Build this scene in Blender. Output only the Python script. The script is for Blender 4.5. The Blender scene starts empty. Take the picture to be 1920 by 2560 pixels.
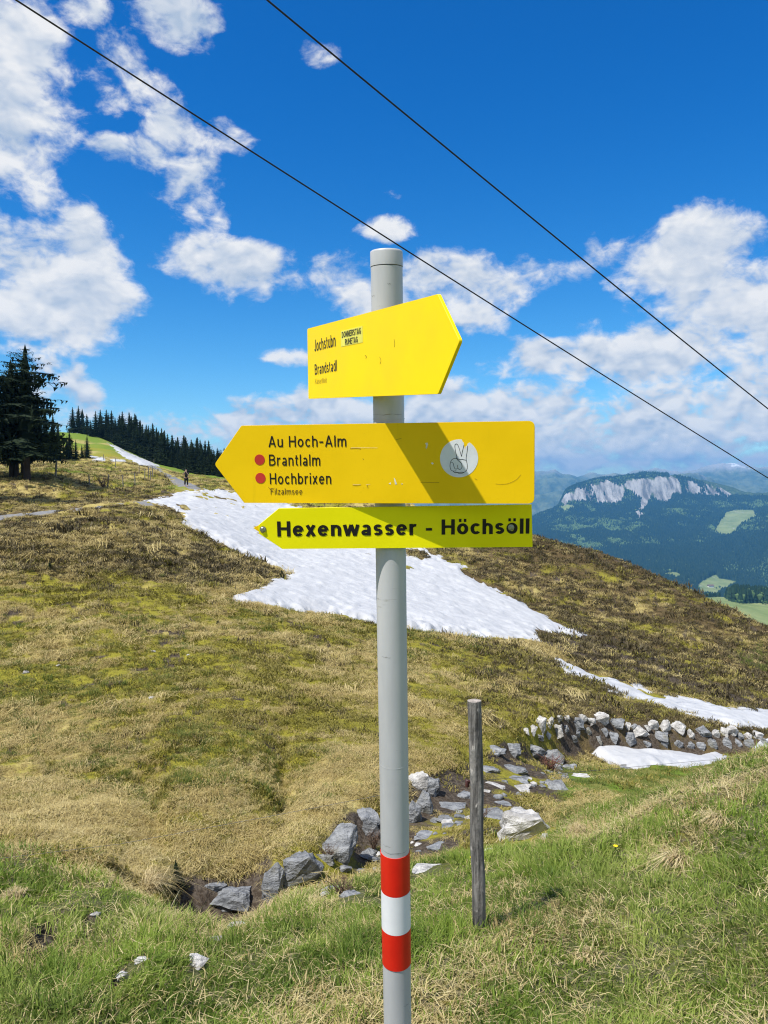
import bpy, bmesh, math, random
import numpy as np
from mathutils import Vector, Matrix

sc = bpy.context.scene
R = math.radians
rng = np.random.default_rng(7)

# ---------------------------------------------------------------- camera
FPX, CX, CY = 1849.0, 960.0, 1280.0        # focal length and centre in photo pixels (1920 x 2560)
CAMZ = 1.65                                # eye height above the turf at the photographer's feet
PITCH = math.atan((1280 - 1190) / FPX)     # looking a little below the horizon
cam_data = bpy.data.cameras.new('camera')
cam_data.sensor_fit = 'VERTICAL'
cam_data.sensor_height = 36.0
cam_data.lens = FPX / 2560 * 36.0
cam_data.clip_start = 0.05
cam_data.clip_end = 150000
cam = bpy.data.objects.new('camera', cam_data)
cam.location = (0, 0, CAMZ)
cam.rotation_euler = (math.pi / 2 - PITCH, 0, 0)
sc.collection.objects.link(cam)
sc.camera = cam

# ---------------------------------------------------------------- light, exposure
SUN_AZ_X, SUN_AZ_Y = -0.76, -0.65          # the sun stands behind the photographer's left shoulder
SUN_EL = R(60)
sun_h = Vector((SUN_AZ_X, SUN_AZ_Y, 0)).normalized()
SUN = Vector((sun_h.x * math.cos(SUN_EL), sun_h.y * math.cos(SUN_EL), math.sin(SUN_EL)))
ld = bpy.data.lights.new('sun', 'SUN')
ld.energy = 4.9
ld.angle = R(0.53)
ld.color = (1.0, 0.95, 0.87)
lo = bpy.data.objects.new('sun', ld)
lo.rotation_euler = SUN.to_track_quat('Z', 'Y').to_euler()
lo.location = (-20, -20, 40)
sc.collection.objects.link(lo)
sc.view_settings.view_transform = 'Standard'
sc.view_settings.look = 'None'
sc.view_settings.gamma = 1.0
sc.view_settings.exposure = 0.38
sc.view_settings.use_curve_mapping = False
sc.render.film_transparent = False
sc.cycles.use_denoising = True
sc.cycles.denoising_prefilter = 'NONE'
sc.cycles.filter_width = 1.15
sc.cycles.max_bounces = 6
sc.cycles.diffuse_bounces = 3
sc.cycles.glossy_bounces = 2
sc.cycles.transmission_bounces = 3
sc.cycles.transparent_max_bounces = 6
sc.cycles.volume_bounces = 0
sc.cycles.caustics_reflective = False
sc.cycles.caustics_refractive = False


# ---------------------------------------------------------------- node helper
class NT:
    def __init__(self, tree):
        self.t = tree

    def n(self, typ, ins=None, **props):
        nd = self.t.nodes.new(typ)
        for k, v in props.items():
            setattr(nd, k, v)
        if ins:
            for k, v in ins.items():
                sock = nd.inputs[k]
                if isinstance(v, bpy.types.NodeSocket):
                    self.t.links.new(v, sock)
                else:
                    sock.default_value = v
        return nd

    def math(self, op, a, b=None, c=None, clamp=False):
        nd = self.t.nodes.new('ShaderNodeMath')
        nd.operation = op
        nd.use_clamp = clamp
        for i, v in enumerate((a, b, c)):
            if v is None:
                continue
            if isinstance(v, bpy.types.NodeSocket):
                self.t.links.new(v, nd.inputs[i])
            else:
                nd.inputs[i].default_value = v
        return nd.outputs[0]

    def vec(self, op, a, b=None, c=None, out=0):
        nd = self.t.nodes.new('ShaderNodeVectorMath')
        nd.operation = op
        for i, v in enumerate((a, b, c)):
            if v is None:
                continue
            if isinstance(v, bpy.types.NodeSocket):
                self.t.links.new(v, nd.inputs[i])
            else:
                nd.inputs[i].default_value = v
        return nd.outputs[out]

    def mixc(self, fac, a, b, blend='MIX'):
        nd = self.t.nodes.new('ShaderNodeMix')
        nd.data_type = 'RGBA'
        nd.blend_type = blend
        for i, v in ((0, fac), (6, a), (7, b)):
            if isinstance(v, bpy.types.NodeSocket):
                self.t.links.new(v, nd.inputs[i])
            else:
                nd.inputs[i].default_value = v if i == 0 or len(v) == 4 else (*v, 1)
        return nd.outputs[2]

    def smooth(self, x, lo, hi, a=0.0, b=1.0):
        nd = self.n('ShaderNodeMapRange', {0: x, 1: lo, 2: hi, 3: a, 4: b}, interpolation_type='SMOOTHSTEP')
        return nd.outputs[0]

    def noise(self, vec, scale, detail=4, rough=0.55, dist=0.0, out=0):
        ins = {'Scale': scale, 'Detail': detail, 'Roughness': rough, 'Distortion': dist}
        if vec is not None:
            ins['Vector'] = vec
        return self.n('ShaderNodeTexNoise', ins).outputs[out]


def px_dir(u, v):
    x, y = (u - CX) / FPX, (CY - v) / FPX
    sp, cp = math.sin(PITCH), math.cos(PITCH)
    return Vector((x, y * sp + cp, y * cp - sp))


# ---------------------------------------------------------------- sky
SKY_STRENGTH = 0.15
CLOUD_STRENGTH = 0.71
world = bpy.data.worlds.new('World')
sc.world = world
world.use_nodes = True
world.cycles.sampling_method = 'MANUAL'
world.cycles.sample_map_resolution = 512
wt = world.node_tree
wt.nodes.clear()
W = NT(wt)
sky = W.n('ShaderNodeTexSky', sky_type='NISHITA', sun_disc=False, sun_elevation=SUN_EL,
          sun_rotation=math.atan2(sun_h.x, sun_h.y), altitude=1700.0, air_density=1.0,
          dust_density=0.35, ozone_density=3.0)
tc = W.n('ShaderNodeTexCoord')
D = tc.outputs['Generated']
sep = W.n('ShaderNodeSeparateXYZ', {0: D})
az = W.math('ARCTAN2', sep.outputs[0], sep.outputs[1])
el = W.math('ARCSINE', sep.outputs[2])
P = W.n('ShaderNodeCombineXYZ', {0: az, 1: el, 2: 0.0}).outputs[0]
skyhs = W.n('ShaderNodeHueSaturation', {'Hue': 0.5, 'Saturation': 1.34, 'Value': 1.0, 'Color': sky.outputs[0]})
airy = W.smooth(sep.outputs[2], 0.02, 0.50)          # clear mountain air: deep blue overhead, paler towards the horizon
skycol = W.mixc(1.0, skyhs.outputs[0], W.mixc(airy, (0.60, 0.78, 0.79), (0.12, 0.68, 0.90)), 'MULTIPLY')
# cloud field: where the clouds lie (azimuth, elevation) times their billows
CLOUDS = [  # photo position and half size of each cloud or tuft, weight
    (25, 170, 165, 290, 1.0), (10, 340, 120, 140, 1.05), (215, 20, 60, 40, .5), (435, 45, 100, 85, 0.95), (325, 180, 85, 100, .70), (290, 240, 55, 60, .75),
    (435, 330, 62, 85, .70), (300, 400, 80, 45, .78), (370, 420, 55, 60, .66), (250, 390, 40, 25, .5), (462, 480, 80, 100, .95), (400, 500, 60, 40, .6), (540, 545, 40, 45, .5), (555, 340, 60, 50, .46),
    (340, 535, 60, 45, .5), (110, 720, 240, 165, 1.15), (200, 550, 65, 60, .7), (215, 640, 130, 100, 1.0),
    (620, 695, 165, 78, .95), (470, 640, 110, 75, .72), (700, 690, 60, 40, .7), (800, 145, 52, 36, .50), (962, 582, 62, 34, .65),
    (850, 690, 90, 60, .82), (920, 730, 150, 75, .82), (1130, 715, 210, 70, .85), (1180, 780, 100, 50, .7),
    (1390, 675, 150, 42, .66), (1720, 640, 260, 105, 1.05), (1560, 630, 120, 60, .75),
    (1850, 760, 260, 150, 1.05), (1430, 885, 215, 60, .9), (1700, 880, 330, 95, 1.05), (1560, 1090, 560, 125, 1.05),
    (1850, 1020, 240, 150, .95), (1380, 1020, 160, 90, .95), (1130, 1020, 220, 80, 1.0), (860, 1045, 220, 70, .95),
    (620, 1060, 240, 60, .9), (1000, 1120, 900, 90, .85), (185, 955, 55, 65, .72), (225, 990, 48, 60, .85), (110, 900, 55, 40, .6), (140, 980, 90, 80, .42),
    (730, 900, 80, 20, .5), (985, 490, 50, 26, .30), (1500, 760, 60, 60, .2), (250, 1060, 170, 60, .5), (70, 460, 60, 60, .3),
]
wn = W.n('ShaderNodeTexNoise', {'Vector': D, 'Scale': 5.0, 'Detail': 4.0, 'Roughness': 0.55})
wv = W.vec('MULTIPLY_ADD', wn.outputs['Color'], (0.07, 0.055, 0.0), (-0.035, -0.0275, 0.0))
PW = W.vec('ADD', P, wv)
mask = None
for (cu, cv, hu, hv, wgt) in CLOUDS:
    d0 = px_dir(cu, cv).normalized()
    a0, e0 = math.atan2(d0.x, d0.y), math.asin(d0.z)
    dd = px_dir(cu + hu, cv).normalized()
    de = px_dir(cu, cv - hv).normalized()
    su = abs(math.atan2(dd.x, dd.y) - a0)
    se = abs(math.asin(de.z) - e0)
    q = W.vec('MULTIPLY_ADD', PW, (1 / su, 1 / se, 0), (-a0 / su, -e0 / se, 0))
    l2 = W.vec('DOT_PRODUCT', q, q, out=1)
    m = W.math('MULTIPLY_ADD', l2, -wgt * 0.75, wgt)
    mask = m if mask is None else W.math('SMOOTH_MAX', mask, m, 0.12)
# beyond the picture broken cloud goes on, its cover raised for white fill light
low = W.noise(D, 1.7, 3, 0.5)
gen = W.math('MULTIPLY_ADD', low, 5.5, -2.15)
aabs = W.math('ABSOLUTE', az)
outm = W.math('MAXIMUM', W.smooth(aabs, 0.62, 0.85), W.smooth(el, 0.72, 0.95))
gen = W.math('ADD', W.math('MULTIPLY', gen, outm), W.math('MULTIPLY_ADD', outm, 1.5, -1.5))
mask = W.math('MAXIMUM', mask, gen)
DS = W.vec('MULTIPLY', D, (1.0, 1.0, 1.55))
warp = W.n('ShaderNodeTexNoise', {'Vector': DS, 'Scale': 14.0, 'Detail': 3.0})
DSW = W.vec('ADD', DS, W.vec('MULTIPLY_ADD', warp.outputs['Color'], (0.035, 0.035, 0.035), (-0.0175, -0.0175, -0.0175)))
lowk = W.smooth(sep.outputs[2], 0.05, 0.34, 1.0, 0.0)      # clouds towards the horizon are farther off and look smaller


def billow(vec, det):
    a_ = W.noise(vec, 9.0, det, 0.63)
    b_ = W.noise(vec, 27.0, det - 2, 0.58)
    return W.math('ADD', W.math('MULTIPLY', a_, W.math('MULTIPLY_ADD', lowk, -0.6, 1.0)), W.math('MULTIPLY', b_, W.math('MULTIPLY', lowk, 0.6)))


f1 = billow(DSW, 7)
offv = Vector((SUN.x * 0.2 + sun_h.x * 0.0, 0.0, 1.0)).normalized() * 0.022
DSO = W.vec('ADD', DSW, (offv.x, offv.y, offv.z))
f2 = billow(DSO, 4)
dens = W.math('ADD', mask, W.math('MULTIPLY_ADD', f1, 4.3, -2.15))
alpha = W.smooth(dens, 0.08, 0.82)
alpha = W.math('MULTIPLY', alpha, W.smooth(sep.outputs[2], -0.02, 0.012))
lit = W.math('MULTIPLY_ADD', W.math('SUBTRACT', billow(DSW, 4), f2), 4.2, 0.60, clamp=True)
# thicker cloud is greyer
thick = W.smooth(dens, 0.95, 2.1)
lit = W.math('SUBTRACT', lit, W.math('MULTIPLY', thick, W.smooth(f2, 0.35, 0.62, 0.0, 0.55)), clamp=True)
ccol = W.mixc(lit, (0.50, 0.61, 0.77), (1.0, 1.0, 1.0))
bg1 = W.n('ShaderNodeBackground', {'Color': skycol, 'Strength': SKY_STRENGTH})
bg2 = W.n('ShaderNodeBackground', {'Color': ccol, 'Strength': CLOUD_STRENGTH})
mixs = W.n('ShaderNodeMixShader', {0: W.math('MULTIPLY', alpha, 0.97), 1: bg1.outputs[0], 2: bg2.outputs[0]})
wo = W.n('ShaderNodeOutputWorld', {'Surface': mixs.outputs[0]})


# ---------------------------------------------------------------- pixel and mesh helpers
UPV = Vector((0, math.sin(PITCH), math.cos(PITCH)))
FWD = Vector((0, math.cos(PITCH), -math.sin(PITCH)))
CAMP = Vector((0, 0, CAMZ))


def at(u, v, Z):
    """world point seen at photo pixel (u, v) at depth Z"""
    return CAMP + px_dir(u, v) * Z


def project(x, y, z):
    """photo pixel of world points (arrays)"""
    zz = z - CAMZ
    sp, cp = math.sin(PITCH), math.cos(PITCH)
    dep = y * cp - zz * sp
    upc = y * sp + zz * cp
    dep = np.where(dep < 1e-3, 1e-3, dep)
    return CX + FPX * x / dep, CY - FPX * upc / dep


def link(o, parent=None):
    sc.collection.objects.link(o)
    if parent is not None:
        o.parent = parent
    return o


def mesh_obj(name, verts, faces, mat=None, parent=None, smooth=False):
    me = bpy.data.meshes.new(name)
    me.from_pydata([tuple(v) for v in verts], [], faces)
    me.update()
    if smooth:
        me.polygons.foreach_set('use_smooth', np.ones(len(me.polygons), bool))
    o = bpy.data.objects.new(name, me)
    if mat is not None:
        me.materials.append(mat)
    return link(o, parent)


def grid_mesh(name, X, Y, Z, mat, smooth=True, keep=None):
    """quad grid from 2D arrays, optional face mask"""
    nr, nc = X.shape
    co = np.stack([X, Y, Z], -1).reshape(-1, 3)
    idx = np.arange(nr * nc).reshape(nr, nc)
    q = np.stack([idx[:-1, :-1], idx[:-1, 1:], idx[1:, 1:], idx[1:, :-1]], -1).reshape(-1, 4)
    used = None
    if keep is not None:
        q = q[keep.reshape(-1)]
        used, inv = np.unique(q, return_inverse=True)
        q = inv.reshape(-1, 4)
        co = co[used]
    me = bpy.data.meshes.new(name)
    me.vertices.add(len(co))
    me.vertices.foreach_set('co', co.astype(np.float32).ravel())
    me.loops.add(q.size)
    me.loops.foreach_set('vertex_index', q.astype(np.int32).ravel())
    me.polygons.add(len(q))
    me.polygons.foreach_set('loop_start', np.arange(0, q.size, 4, dtype=np.int32))
    me.polygons.foreach_set('use_smooth', np.full(len(q), smooth))
    me.update(calc_edges=True)
    me.validate()
    me.materials.append(mat)
    o = bpy.data.objects.new(name, me)
    link(o)
    return o, used


def add_color(me, name, rgba):
    a = me.attributes.new(name, 'FLOAT_COLOR', 'POINT')
    a.data.foreach_set('color', rgba.astype(np.float32).ravel())


def tag(o, label=None, cat=None, group=None, kind=None):
    if label:
        o['label'] = label
    if cat:
        o['category'] = cat
    if group:
        o['group'] = group
    if kind:
        o['kind'] = kind
    return o


def empty(name, loc=(0, 0, 0), rz=0.0):
    o = bpy.data.objects.new(name, None)
    o.location = loc
    o.rotation_euler = (0, 0, rz)
    o.empty_display_size = 0.1
    return link(o)


def tube(points, radii, seg=8, caps=True):
    """verts, faces of a tapered tube along points"""
    vs, fs = [], []
    n = len(points)
    pts = [Vector(p) for p in points]
    if not hasattr(radii, '__len__'):
        radii = [radii] * n
    prev = None
    for i, p in enumerate(pts):
        t = (pts[min(i + 1, n - 1)] - pts[max(i - 1, 0)]).normalized()
        if prev is None:
            a = t.orthogonal().normalized()
        else:
            a = (prev - t * prev.dot(t)).normalized()
        prev = a
        b = t.cross(a)
        for k in range(seg):
            an = 2 * math.pi * k / seg
            vs.append(p + (a * math.cos(an) + b * math.sin(an)) * radii[i])
    for i in range(n - 1):
        for k in range(seg):
            k2 = (k + 1) % seg
            fs.append((i * seg + k, i * seg + k2, (i + 1) * seg + k2, (i + 1) * seg + k))
    if caps:
        b = len(vs)
        vs += [vs[k].copy() for k in range(seg)] + [vs[(n - 1) * seg + k].copy() for k in range(seg)]
        fs.append(tuple(b + k for k in range(seg - 1, -1, -1)))
        fs.append(tuple(b + seg + k for k in range(seg)))
    return vs, fs


# ---------------------------------------------------------------- numpy noise
def _hash(ix, iy, seed):
    h = (ix.astype(np.int64) * 374761393 + iy.astype(np.int64) * 668265263 + seed * 974634721) & 0x7fffffff
    h = (h ^ (h >> 13)) * 1274126177 & 0x7fffffff
    h = (h ^ (h >> 16)) & 0xffff
    return h / 32767.5 - 1.0


def vnoise(x, y, seed=0):
    ix, iy = np.floor(x), np.floor(y)
    fx, fy = x - ix, y - iy
    fx = fx * fx * fx * (fx * (fx * 6 - 15) + 10)
    fy = fy * fy * fy * (fy * (fy * 6 - 15) + 10)
    a, b = _hash(ix, iy, seed), _hash(ix + 1, iy, seed)
    c, d = _hash(ix, iy + 1, seed), _hash(ix + 1, iy + 1, seed)
    return (a * (1 - fx) + b * fx) * (1 - fy) + (c * (1 - fx) + d * fx) * fy


def fbm(x, y, octv=4, seed=0, gain=0.5):
    s, a, tot = 0, 1.0, 0
    ca, sa = math.cos(0.6), math.sin(0.6)
    for i in range(octv):
        s = s + a * vnoise(x, y, seed + i * 17)
        tot += a
        a *= gain
        x, y = (x * ca - y * sa) * 2.03 + 11.3, (x * sa + y * ca) * 2.03 - 4.7
    return s / tot * 1.6


def sstep(x, a, b):
    t = np.clip((x - a) / (b - a), 0, 1)
    return t * t * (3 - 2 * t)


def poly_sd(u, v, poly):
    """signed distance in pixels to a polygon, positive inside"""
    p = np.asarray(poly, float)
    d2 = np.full(u.shape, 1e12)
    ins = np.zeros(u.shape, bool)
    n = len(p)
    for i in range(n):
        ax, ay = p[i]
        bx, by = p[(i + 1) % n]
        ex, ey = bx - ax, by - ay
        t = np.clip(((u - ax) * ex + (v - ay) * ey) / (ex * ex + ey * ey + 1e-9), 0, 1)
        d2 = np.minimum(d2, (u - ax - t * ex) ** 2 + (v - ay - t * ey) ** 2)
        c = ((ay > v) != (by > v)) & (u < (bx - ax) * (v - ay) / (by - ay + 1e-12) + ax)
        ins ^= c
    d = np.sqrt(d2)
    return np.where(ins, d, -d)


# ---------------------------------------------------------------- lofted terrain
def pchip(xk, yk, xs):
    """monotone cubic through knots (xk increasing 1D), evaluated at xs"""
    h = np.diff(xk)
    d = np.diff(yk) / h
    m = np.zeros_like(yk)
    m[0], m[-1] = d[0], d[-1]
    for i in range(1, len(xk) - 1):
        if d[i - 1] * d[i] > 0:
            w1, w2 = 2 * h[i] + h[i - 1], h[i] + 2 * h[i - 1]
            m[i] = (w1 + w2) / (w1 / d[i - 1] + w2 / d[i])
    i = np.clip(np.searchsorted(xk, xs) - 1, 0, len(h) - 1)
    t = np.clip((xs - xk[i]) / h[i], 0, 1)
    return ((1 + 2 * t) * (1 - t) ** 2 * yk[i] + t * (1 - t) ** 2 * h[i] * m[i]
            + t * t * (3 - 2 * t) * yk[i + 1] + t * t * (t - 1) * h[i] * m[i + 1])


class Loft:
    """height field lofted through ground lines that were surveyed as (u, v, depth)"""

    def __init__(self, lines, th, lr, smooth=9):
        self.th, self.lr = th, lr
        KL, KT = [], []
        for ln in lines:
            pts = [at(*p) for p in ln]
            a = np.array([math.atan2(p.x, p.y) for p in pts])
            r = np.array([math.hypot(p.x, p.y) for p in pts])
            z = np.array([p.z - CAMZ for p in pts])
            o = np.argsort(a)
            l_ = np.interp(th, a[o], np.log(r[o]))
            t_ = np.interp(th, a[o], (z / r)[o])
            k = np.hanning(smooth + 2)[1:-1]
            k /= k.sum()
            pad = smooth // 2
            l_ = np.convolve(np.pad(l_, pad, mode='edge'), k, 'valid')
            t_ = np.convolve(np.pad(t_, pad, mode='edge'), k, 'valid')
            KL.append(l_)
            KT.append(t_)
        KL, KT = np.array(KL), np.array(KT)
        for i in range(1, len(KL)):
            KL[i] = np.maximum(KL[i], KL[i - 1] + 0.015)
        self.T = np.empty((len(th), len(lr)))
        self.K = np.empty((len(th), len(lr)))
        ks = np.arange(len(lines), dtype=float)
        for j in range(len(th)):
            self.T[j] = pchip(KL[:, j], KT[:, j], lr)
            self.K[j] = np.interp(lr, KL[:, j], ks)

    def look(self, tab, a, l):
        fi = np.clip(np.interp(a, self.th, np.arange(len(self.th))), 0, len(self.th) - 1.001)
        fj = np.clip((l - self.lr[0]) / (self.lr[1] - self.lr[0]), 0, len(self.lr) - 1.001)
        i, j = fi.astype(int), fj.astype(int)
        x, y = fi - i, fj - j
        return (tab[i, j] * (1 - x) * (1 - y) + tab[i + 1, j] * x * (1 - y)
                + tab[i, j + 1] * (1 - x) * y + tab[i + 1, j + 1] * x * y)

    def base(self, x, y):
        r = np.maximum(np.hypot(x, y), 1e-3)
        return CAMZ + r * self.look(self.T, np.arctan2(x, y), np.log(r))

    def knot(self, x, y):
        r = np.maximum(np.hypot(x, y), 1e-3)
        return self.look(self.K, np.arctan2(x, y), np.log(r))


# ---------------------------------------------------------------- material helpers
def new_mat(name):
    m = bpy.data.materials.new(name)
    m.use_nodes = True
    m.node_tree.nodes.clear()
    t = NT(m.node_tree)
    return m, t


def finish(m, t, color, rough=0.8, bump=None, bump_d=0.02, bump_s=1.0, metal=0.0, spec=0.3, extra=None):
    ins = {'Base Color': color if isinstance(color, bpy.types.NodeSocket) else (*color, 1) if len(color) == 3 else color,
           'Roughness': rough, 'Metallic': metal, 'Specular IOR Level': spec}
    if bump is not None:
        b = t.n('ShaderNodeBump', {'Height': bump, 'Distance': bump_d, 'Strength': bump_s})
        ins['Normal'] = b.outputs[0]
    p = t.n('ShaderNodeBsdfPrincipled', ins)
    for k, v in (extra or {}).items():
        p.inputs[k].default_value = v
    t.n('ShaderNodeOutputMaterial', {'Surface': p.outputs[0]})
    return m


def simple(name, color, rough=0.7, var=0.15, scale=8.0, bump=0.0, metal=0.0, spec=0.3):
    m, t = new_mat(name)
    co = t.n('ShaderNodeTexCoord').outputs['Object']
    nz = t.noise(co, scale, 5, 0.6)
    dark = tuple(c * (1 - var) for c in color)
    lite = tuple(min(1, c * (1 + var)) for c in color)
    col = t.mixc(t.smooth(nz, 0.3, 0.7), dark, lite)
    return finish(m, t, col, rough, nz if bump else None, bump, 1.0, metal, spec)


# ================================================================ the near hillside
def zl(u, drop, Z):
    """line entry given as metres below the eye instead of a pixel row"""
    sp, cp = math.sin(PITCH), math.cos(PITCH)
    # solve v so that at(u, v, Z).z = CAMZ - drop
    y = (-drop / Z + sp) / cp
    return (u, CY - y * FPX, Z)


LINES = [
    # 0 under the photographer
    [zl(-2500, 1.70, 0.5), zl(960, 1.70, 0.5), zl(4400, 1.66, 0.5)],
    # 1 bottom of the picture
    [(-700, 2520, 2.9), (0, 2560, 2.9), (600, 2560, 2.95), (1100, 2560, 2.9), (1500, 2560, 2.75), (1920, 2540, 2.6), (2600, 2520, 2.5)],
    # 2 lip of the knoll before the gully
    [(-700, 2150, 5.4), (0, 2175, 5.3), (250, 2225, 5.0), (430, 2285, 4.9), (560, 2318, 4.95), (640, 2292, 5.2), (720, 2250, 5.5), (820, 2236, 5.6),
     (950, 2205, 5.6), (1060, 2178, 5.7), (1200, 2165, 5.5), (1330, 2140, 5.7), (1500, 2062, 6.2), (1600, 2015, 6.5),
     (1700, 1968, 6.9), (1800, 1930, 7.0), (1920, 1888, 7.0), (2600, 1840, 7.5)],
    # 3 bed of the gully, near side
    [(-700, 2090, 6.6), (0, 2105, 6.5), (250, 2140, 6.0), zl(400, 3.35, 5.5), zl(450, 3.85, 5.45), zl(560, 4.0, 5.5), zl(640, 3.8, 5.8), zl(700, 3.6, 6.2), (800, 2215, 6.4), (900, 2195, 6.8),
     (1060, 2120, 7.6), (1200, 2070, 8.2), (1330, 2065, 8.8), (1500, 2005, 10), zl(1700, 4.8, 11), zl(1920, 5.2, 12), zl(2600, 6, 13)],
    # 4 bed, far side
    [(-700, 2050, 7.4), (0, 2065, 7.2), (250, 2100, 6.8), zl(400, 3.32, 6.0), zl(450, 3.8, 5.95), zl(560, 3.9, 6.0), zl(640, 3.7, 6.3), zl(700, 3.55, 6.7), (800, 2150, 6.9), (900, 2110, 7.6),
     (1060, 2010, 9.3), (1250, 1935, 12), (1450, 1922, 15), (1700, 1922, 17), (1920, 1895, 18), (2600, 1870, 20)],
    # 5 foot of the dry stone wall
    [(-700, 2010, 8.2), (0, 2030, 7.9), (250, 2070, 7.3), zl(400, 3.32, 6.3), zl(450, 3.7, 6.15), zl(560, 3.75, 6.25), zl(640, 3.6, 6.6), zl(700, 3.45, 6.95), (800, 2110, 7.2), (900, 2070, 7.9), (1060, 1975, 9.8),
     (1250, 1893, 13), (1350, 1885, 15.5), (1450, 1880, 17.2), (1700, 1885, 18.6), (1920, 1885, 19.4), (2600, 1860, 22)],
    # 6 far rim and top of the wall
    [(-700, 1980, 8.8), (0, 2000, 8.5), (250, 2040, 7.9), (430, 2168, 6.6), (560, 2158, 6.8), (680, 2115, 7.2), (800, 2070, 7.6), (900, 2010, 8.4), (1060, 1935, 10.3),
     (1250, 1842, 13.8), (1350, 1812, 16.0), (1450, 1796, 17.8), (1600, 1810, 18.8), (1800, 1836, 19.6), (1920, 1845, 20.3), (2600, 1850, 23)],
    # 7 middle of the opposite slope
    [(-700, 1690, 14), (0, 1700, 14), (300, 1720, 13.5), (600, 1740, 13), (960, 1740, 15), (1250, 1700, 20), (1500, 1735, 22), (1700, 1762, 24),
     (1920, 1800, 25), (2600, 1830, 27)],
    # 8
    [(-700, 1440, 21), (0, 1465, 21), (300, 1482, 21), (600, 1502, 23), (960, 1565, 26), (1250, 1602, 29), (1450, 1642, 30), (1700, 1702, 31),
     (1920, 1760, 32), (2600, 1830, 34)],
    # 9
    [(-700, 1330, 29), (0, 1322, 29), (300, 1277, 34), (500, 1332, 38), (700, 1420, 36), (960, 1470, 38), (1250, 1530, 40), (1450, 1580, 41),
     (1700, 1650, 40), (1920, 1695, 40), (2600, 1800, 40)],
    # 10
    [(-700, 1260, 42), (0, 1257, 42), (300, 1250, 50), (500, 1242, 62), (700, 1300, 60), (960, 1365, 55), (1200, 1405, 55), (1450, 1480, 52),
     (1700, 1565, 48), (1920, 1625, 47), (2600, 1770, 46)],
    # 11 right-hand crest, left-hand pasture
    [(-700, 1185, 58), (0, 1190, 58), (140, 1190, 58), (300, 1204, 70), (466, 1217, 73), (600, 1216, 85), (800, 1238, 80), (1000, 1263, 72),
     (1330, 1337, 66), (1500, 1390, 62), (1700, 1470, 58), (1920, 1572, 54), (2250, 1710, 51), (2600, 1860, 50)],
    # 12
    [(-700, 1140, 110), (0, 1148, 110), (140, 1151, 110), (300, 1155, 110), (400, 1176, 108), (466, 1196, 108), (600, 1209, 105), (740, 1242, 100),
     zl(900, 9, 95), zl(1000, 14, 88), zl(1330, 16, 80), zl(1700, 22, 75), zl(1920, 26, 72), zl(2600, 32, 70)],
    # 13 crest of the ski slope
    [(-700, 1090, 220), (0, 1088, 222), (150, 1081, 230), (195, 1083, 235), (262, 1098, 232), (332, 1136, 200), (390, 1160, 180), (436, 1172, 165), (482, 1184, 152),
     (548, 1195, 140), (640, 1212, 130), zl(800, 18, 125), zl(1000, 34, 120), zl(1330, 45, 110), zl(1700, 55, 105), zl(2600, 60, 105)],
    # 14 beyond the crests
    [zl(-700, 10, 330), zl(0, 8, 320), zl(262, 12, 310), zl(436, 14, 250), zl(548, 16, 220), zl(640, 24, 200), zl(800, 50, 190), zl(1000, 75, 180),
     zl(1330, 85, 170), zl(2600, 100, 170)],
    # 15
    [zl(-700, 120, 600), zl(262, 140, 600), zl(640, 170, 600), zl(1000, 260, 600), zl(2600, 260, 600)],
]
TH = np.radians(np.arange(-52, 52.001, 0.15))
LR = np.linspace(math.log(0.45), math.log(600), 640)
land = Loft(LINES, TH, LR)


def relief(x, y, r=None):
    r = np.hypot(x, y) if r is None else r
    k = land.knot(x, y)
    near = sstep(r, 1.0, 3.0)
    a1 = 0.055 * near + 0.10 * sstep(r, 14, 40) * (1 - sstep(r, 90, 180))
    z = a1 * fbm(x / 1.3, y / 1.3, 3, 5)
    z = z + 0.028 * near * fbm(x / 0.38, y / 0.38, 3, 21)
    hum = np.clip(fbm(x / 0.55, y / 0.7, 2, 33), 0, 1)               # hummocks
    z = z + hum * (0.05 + 0.10 * sstep(k, 7.6, 8.2) * (1 - sstep(k, 11.6, 12.2))) * sstep(k, 1.5, 2.5)
    z = z + 0.25 * sstep(r, 20, 60) * fbm(x / 6, y / 6, 3, 44)
    return z


def ground_z(x, y, micro=1.0):
    x, y = np.asarray(x, float), np.asarray(y, float)
    return land.base(x, y) + micro * relief(x, y)


def hit(u, v, rmin=1.5, rmax=420.0):
    """where the sight line through photo pixel (u, v) first meets the hillside"""
    d = px_dir(u, v)
    hl = math.hypot(d.x, d.y)
    rs = np.exp(np.linspace(math.log(rmin), math.log(rmax), 2600))
    x, y = d.x / hl * rs, d.y / hl * rs
    z = CAMZ + d.z / hl * rs
    below = z < ground_z(x, y)
    i = int(np.argmax(below)) if below.any() else len(rs) - 1
    return Vector((x[i], y[i], float(ground_z(x[i], y[i]))))


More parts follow.
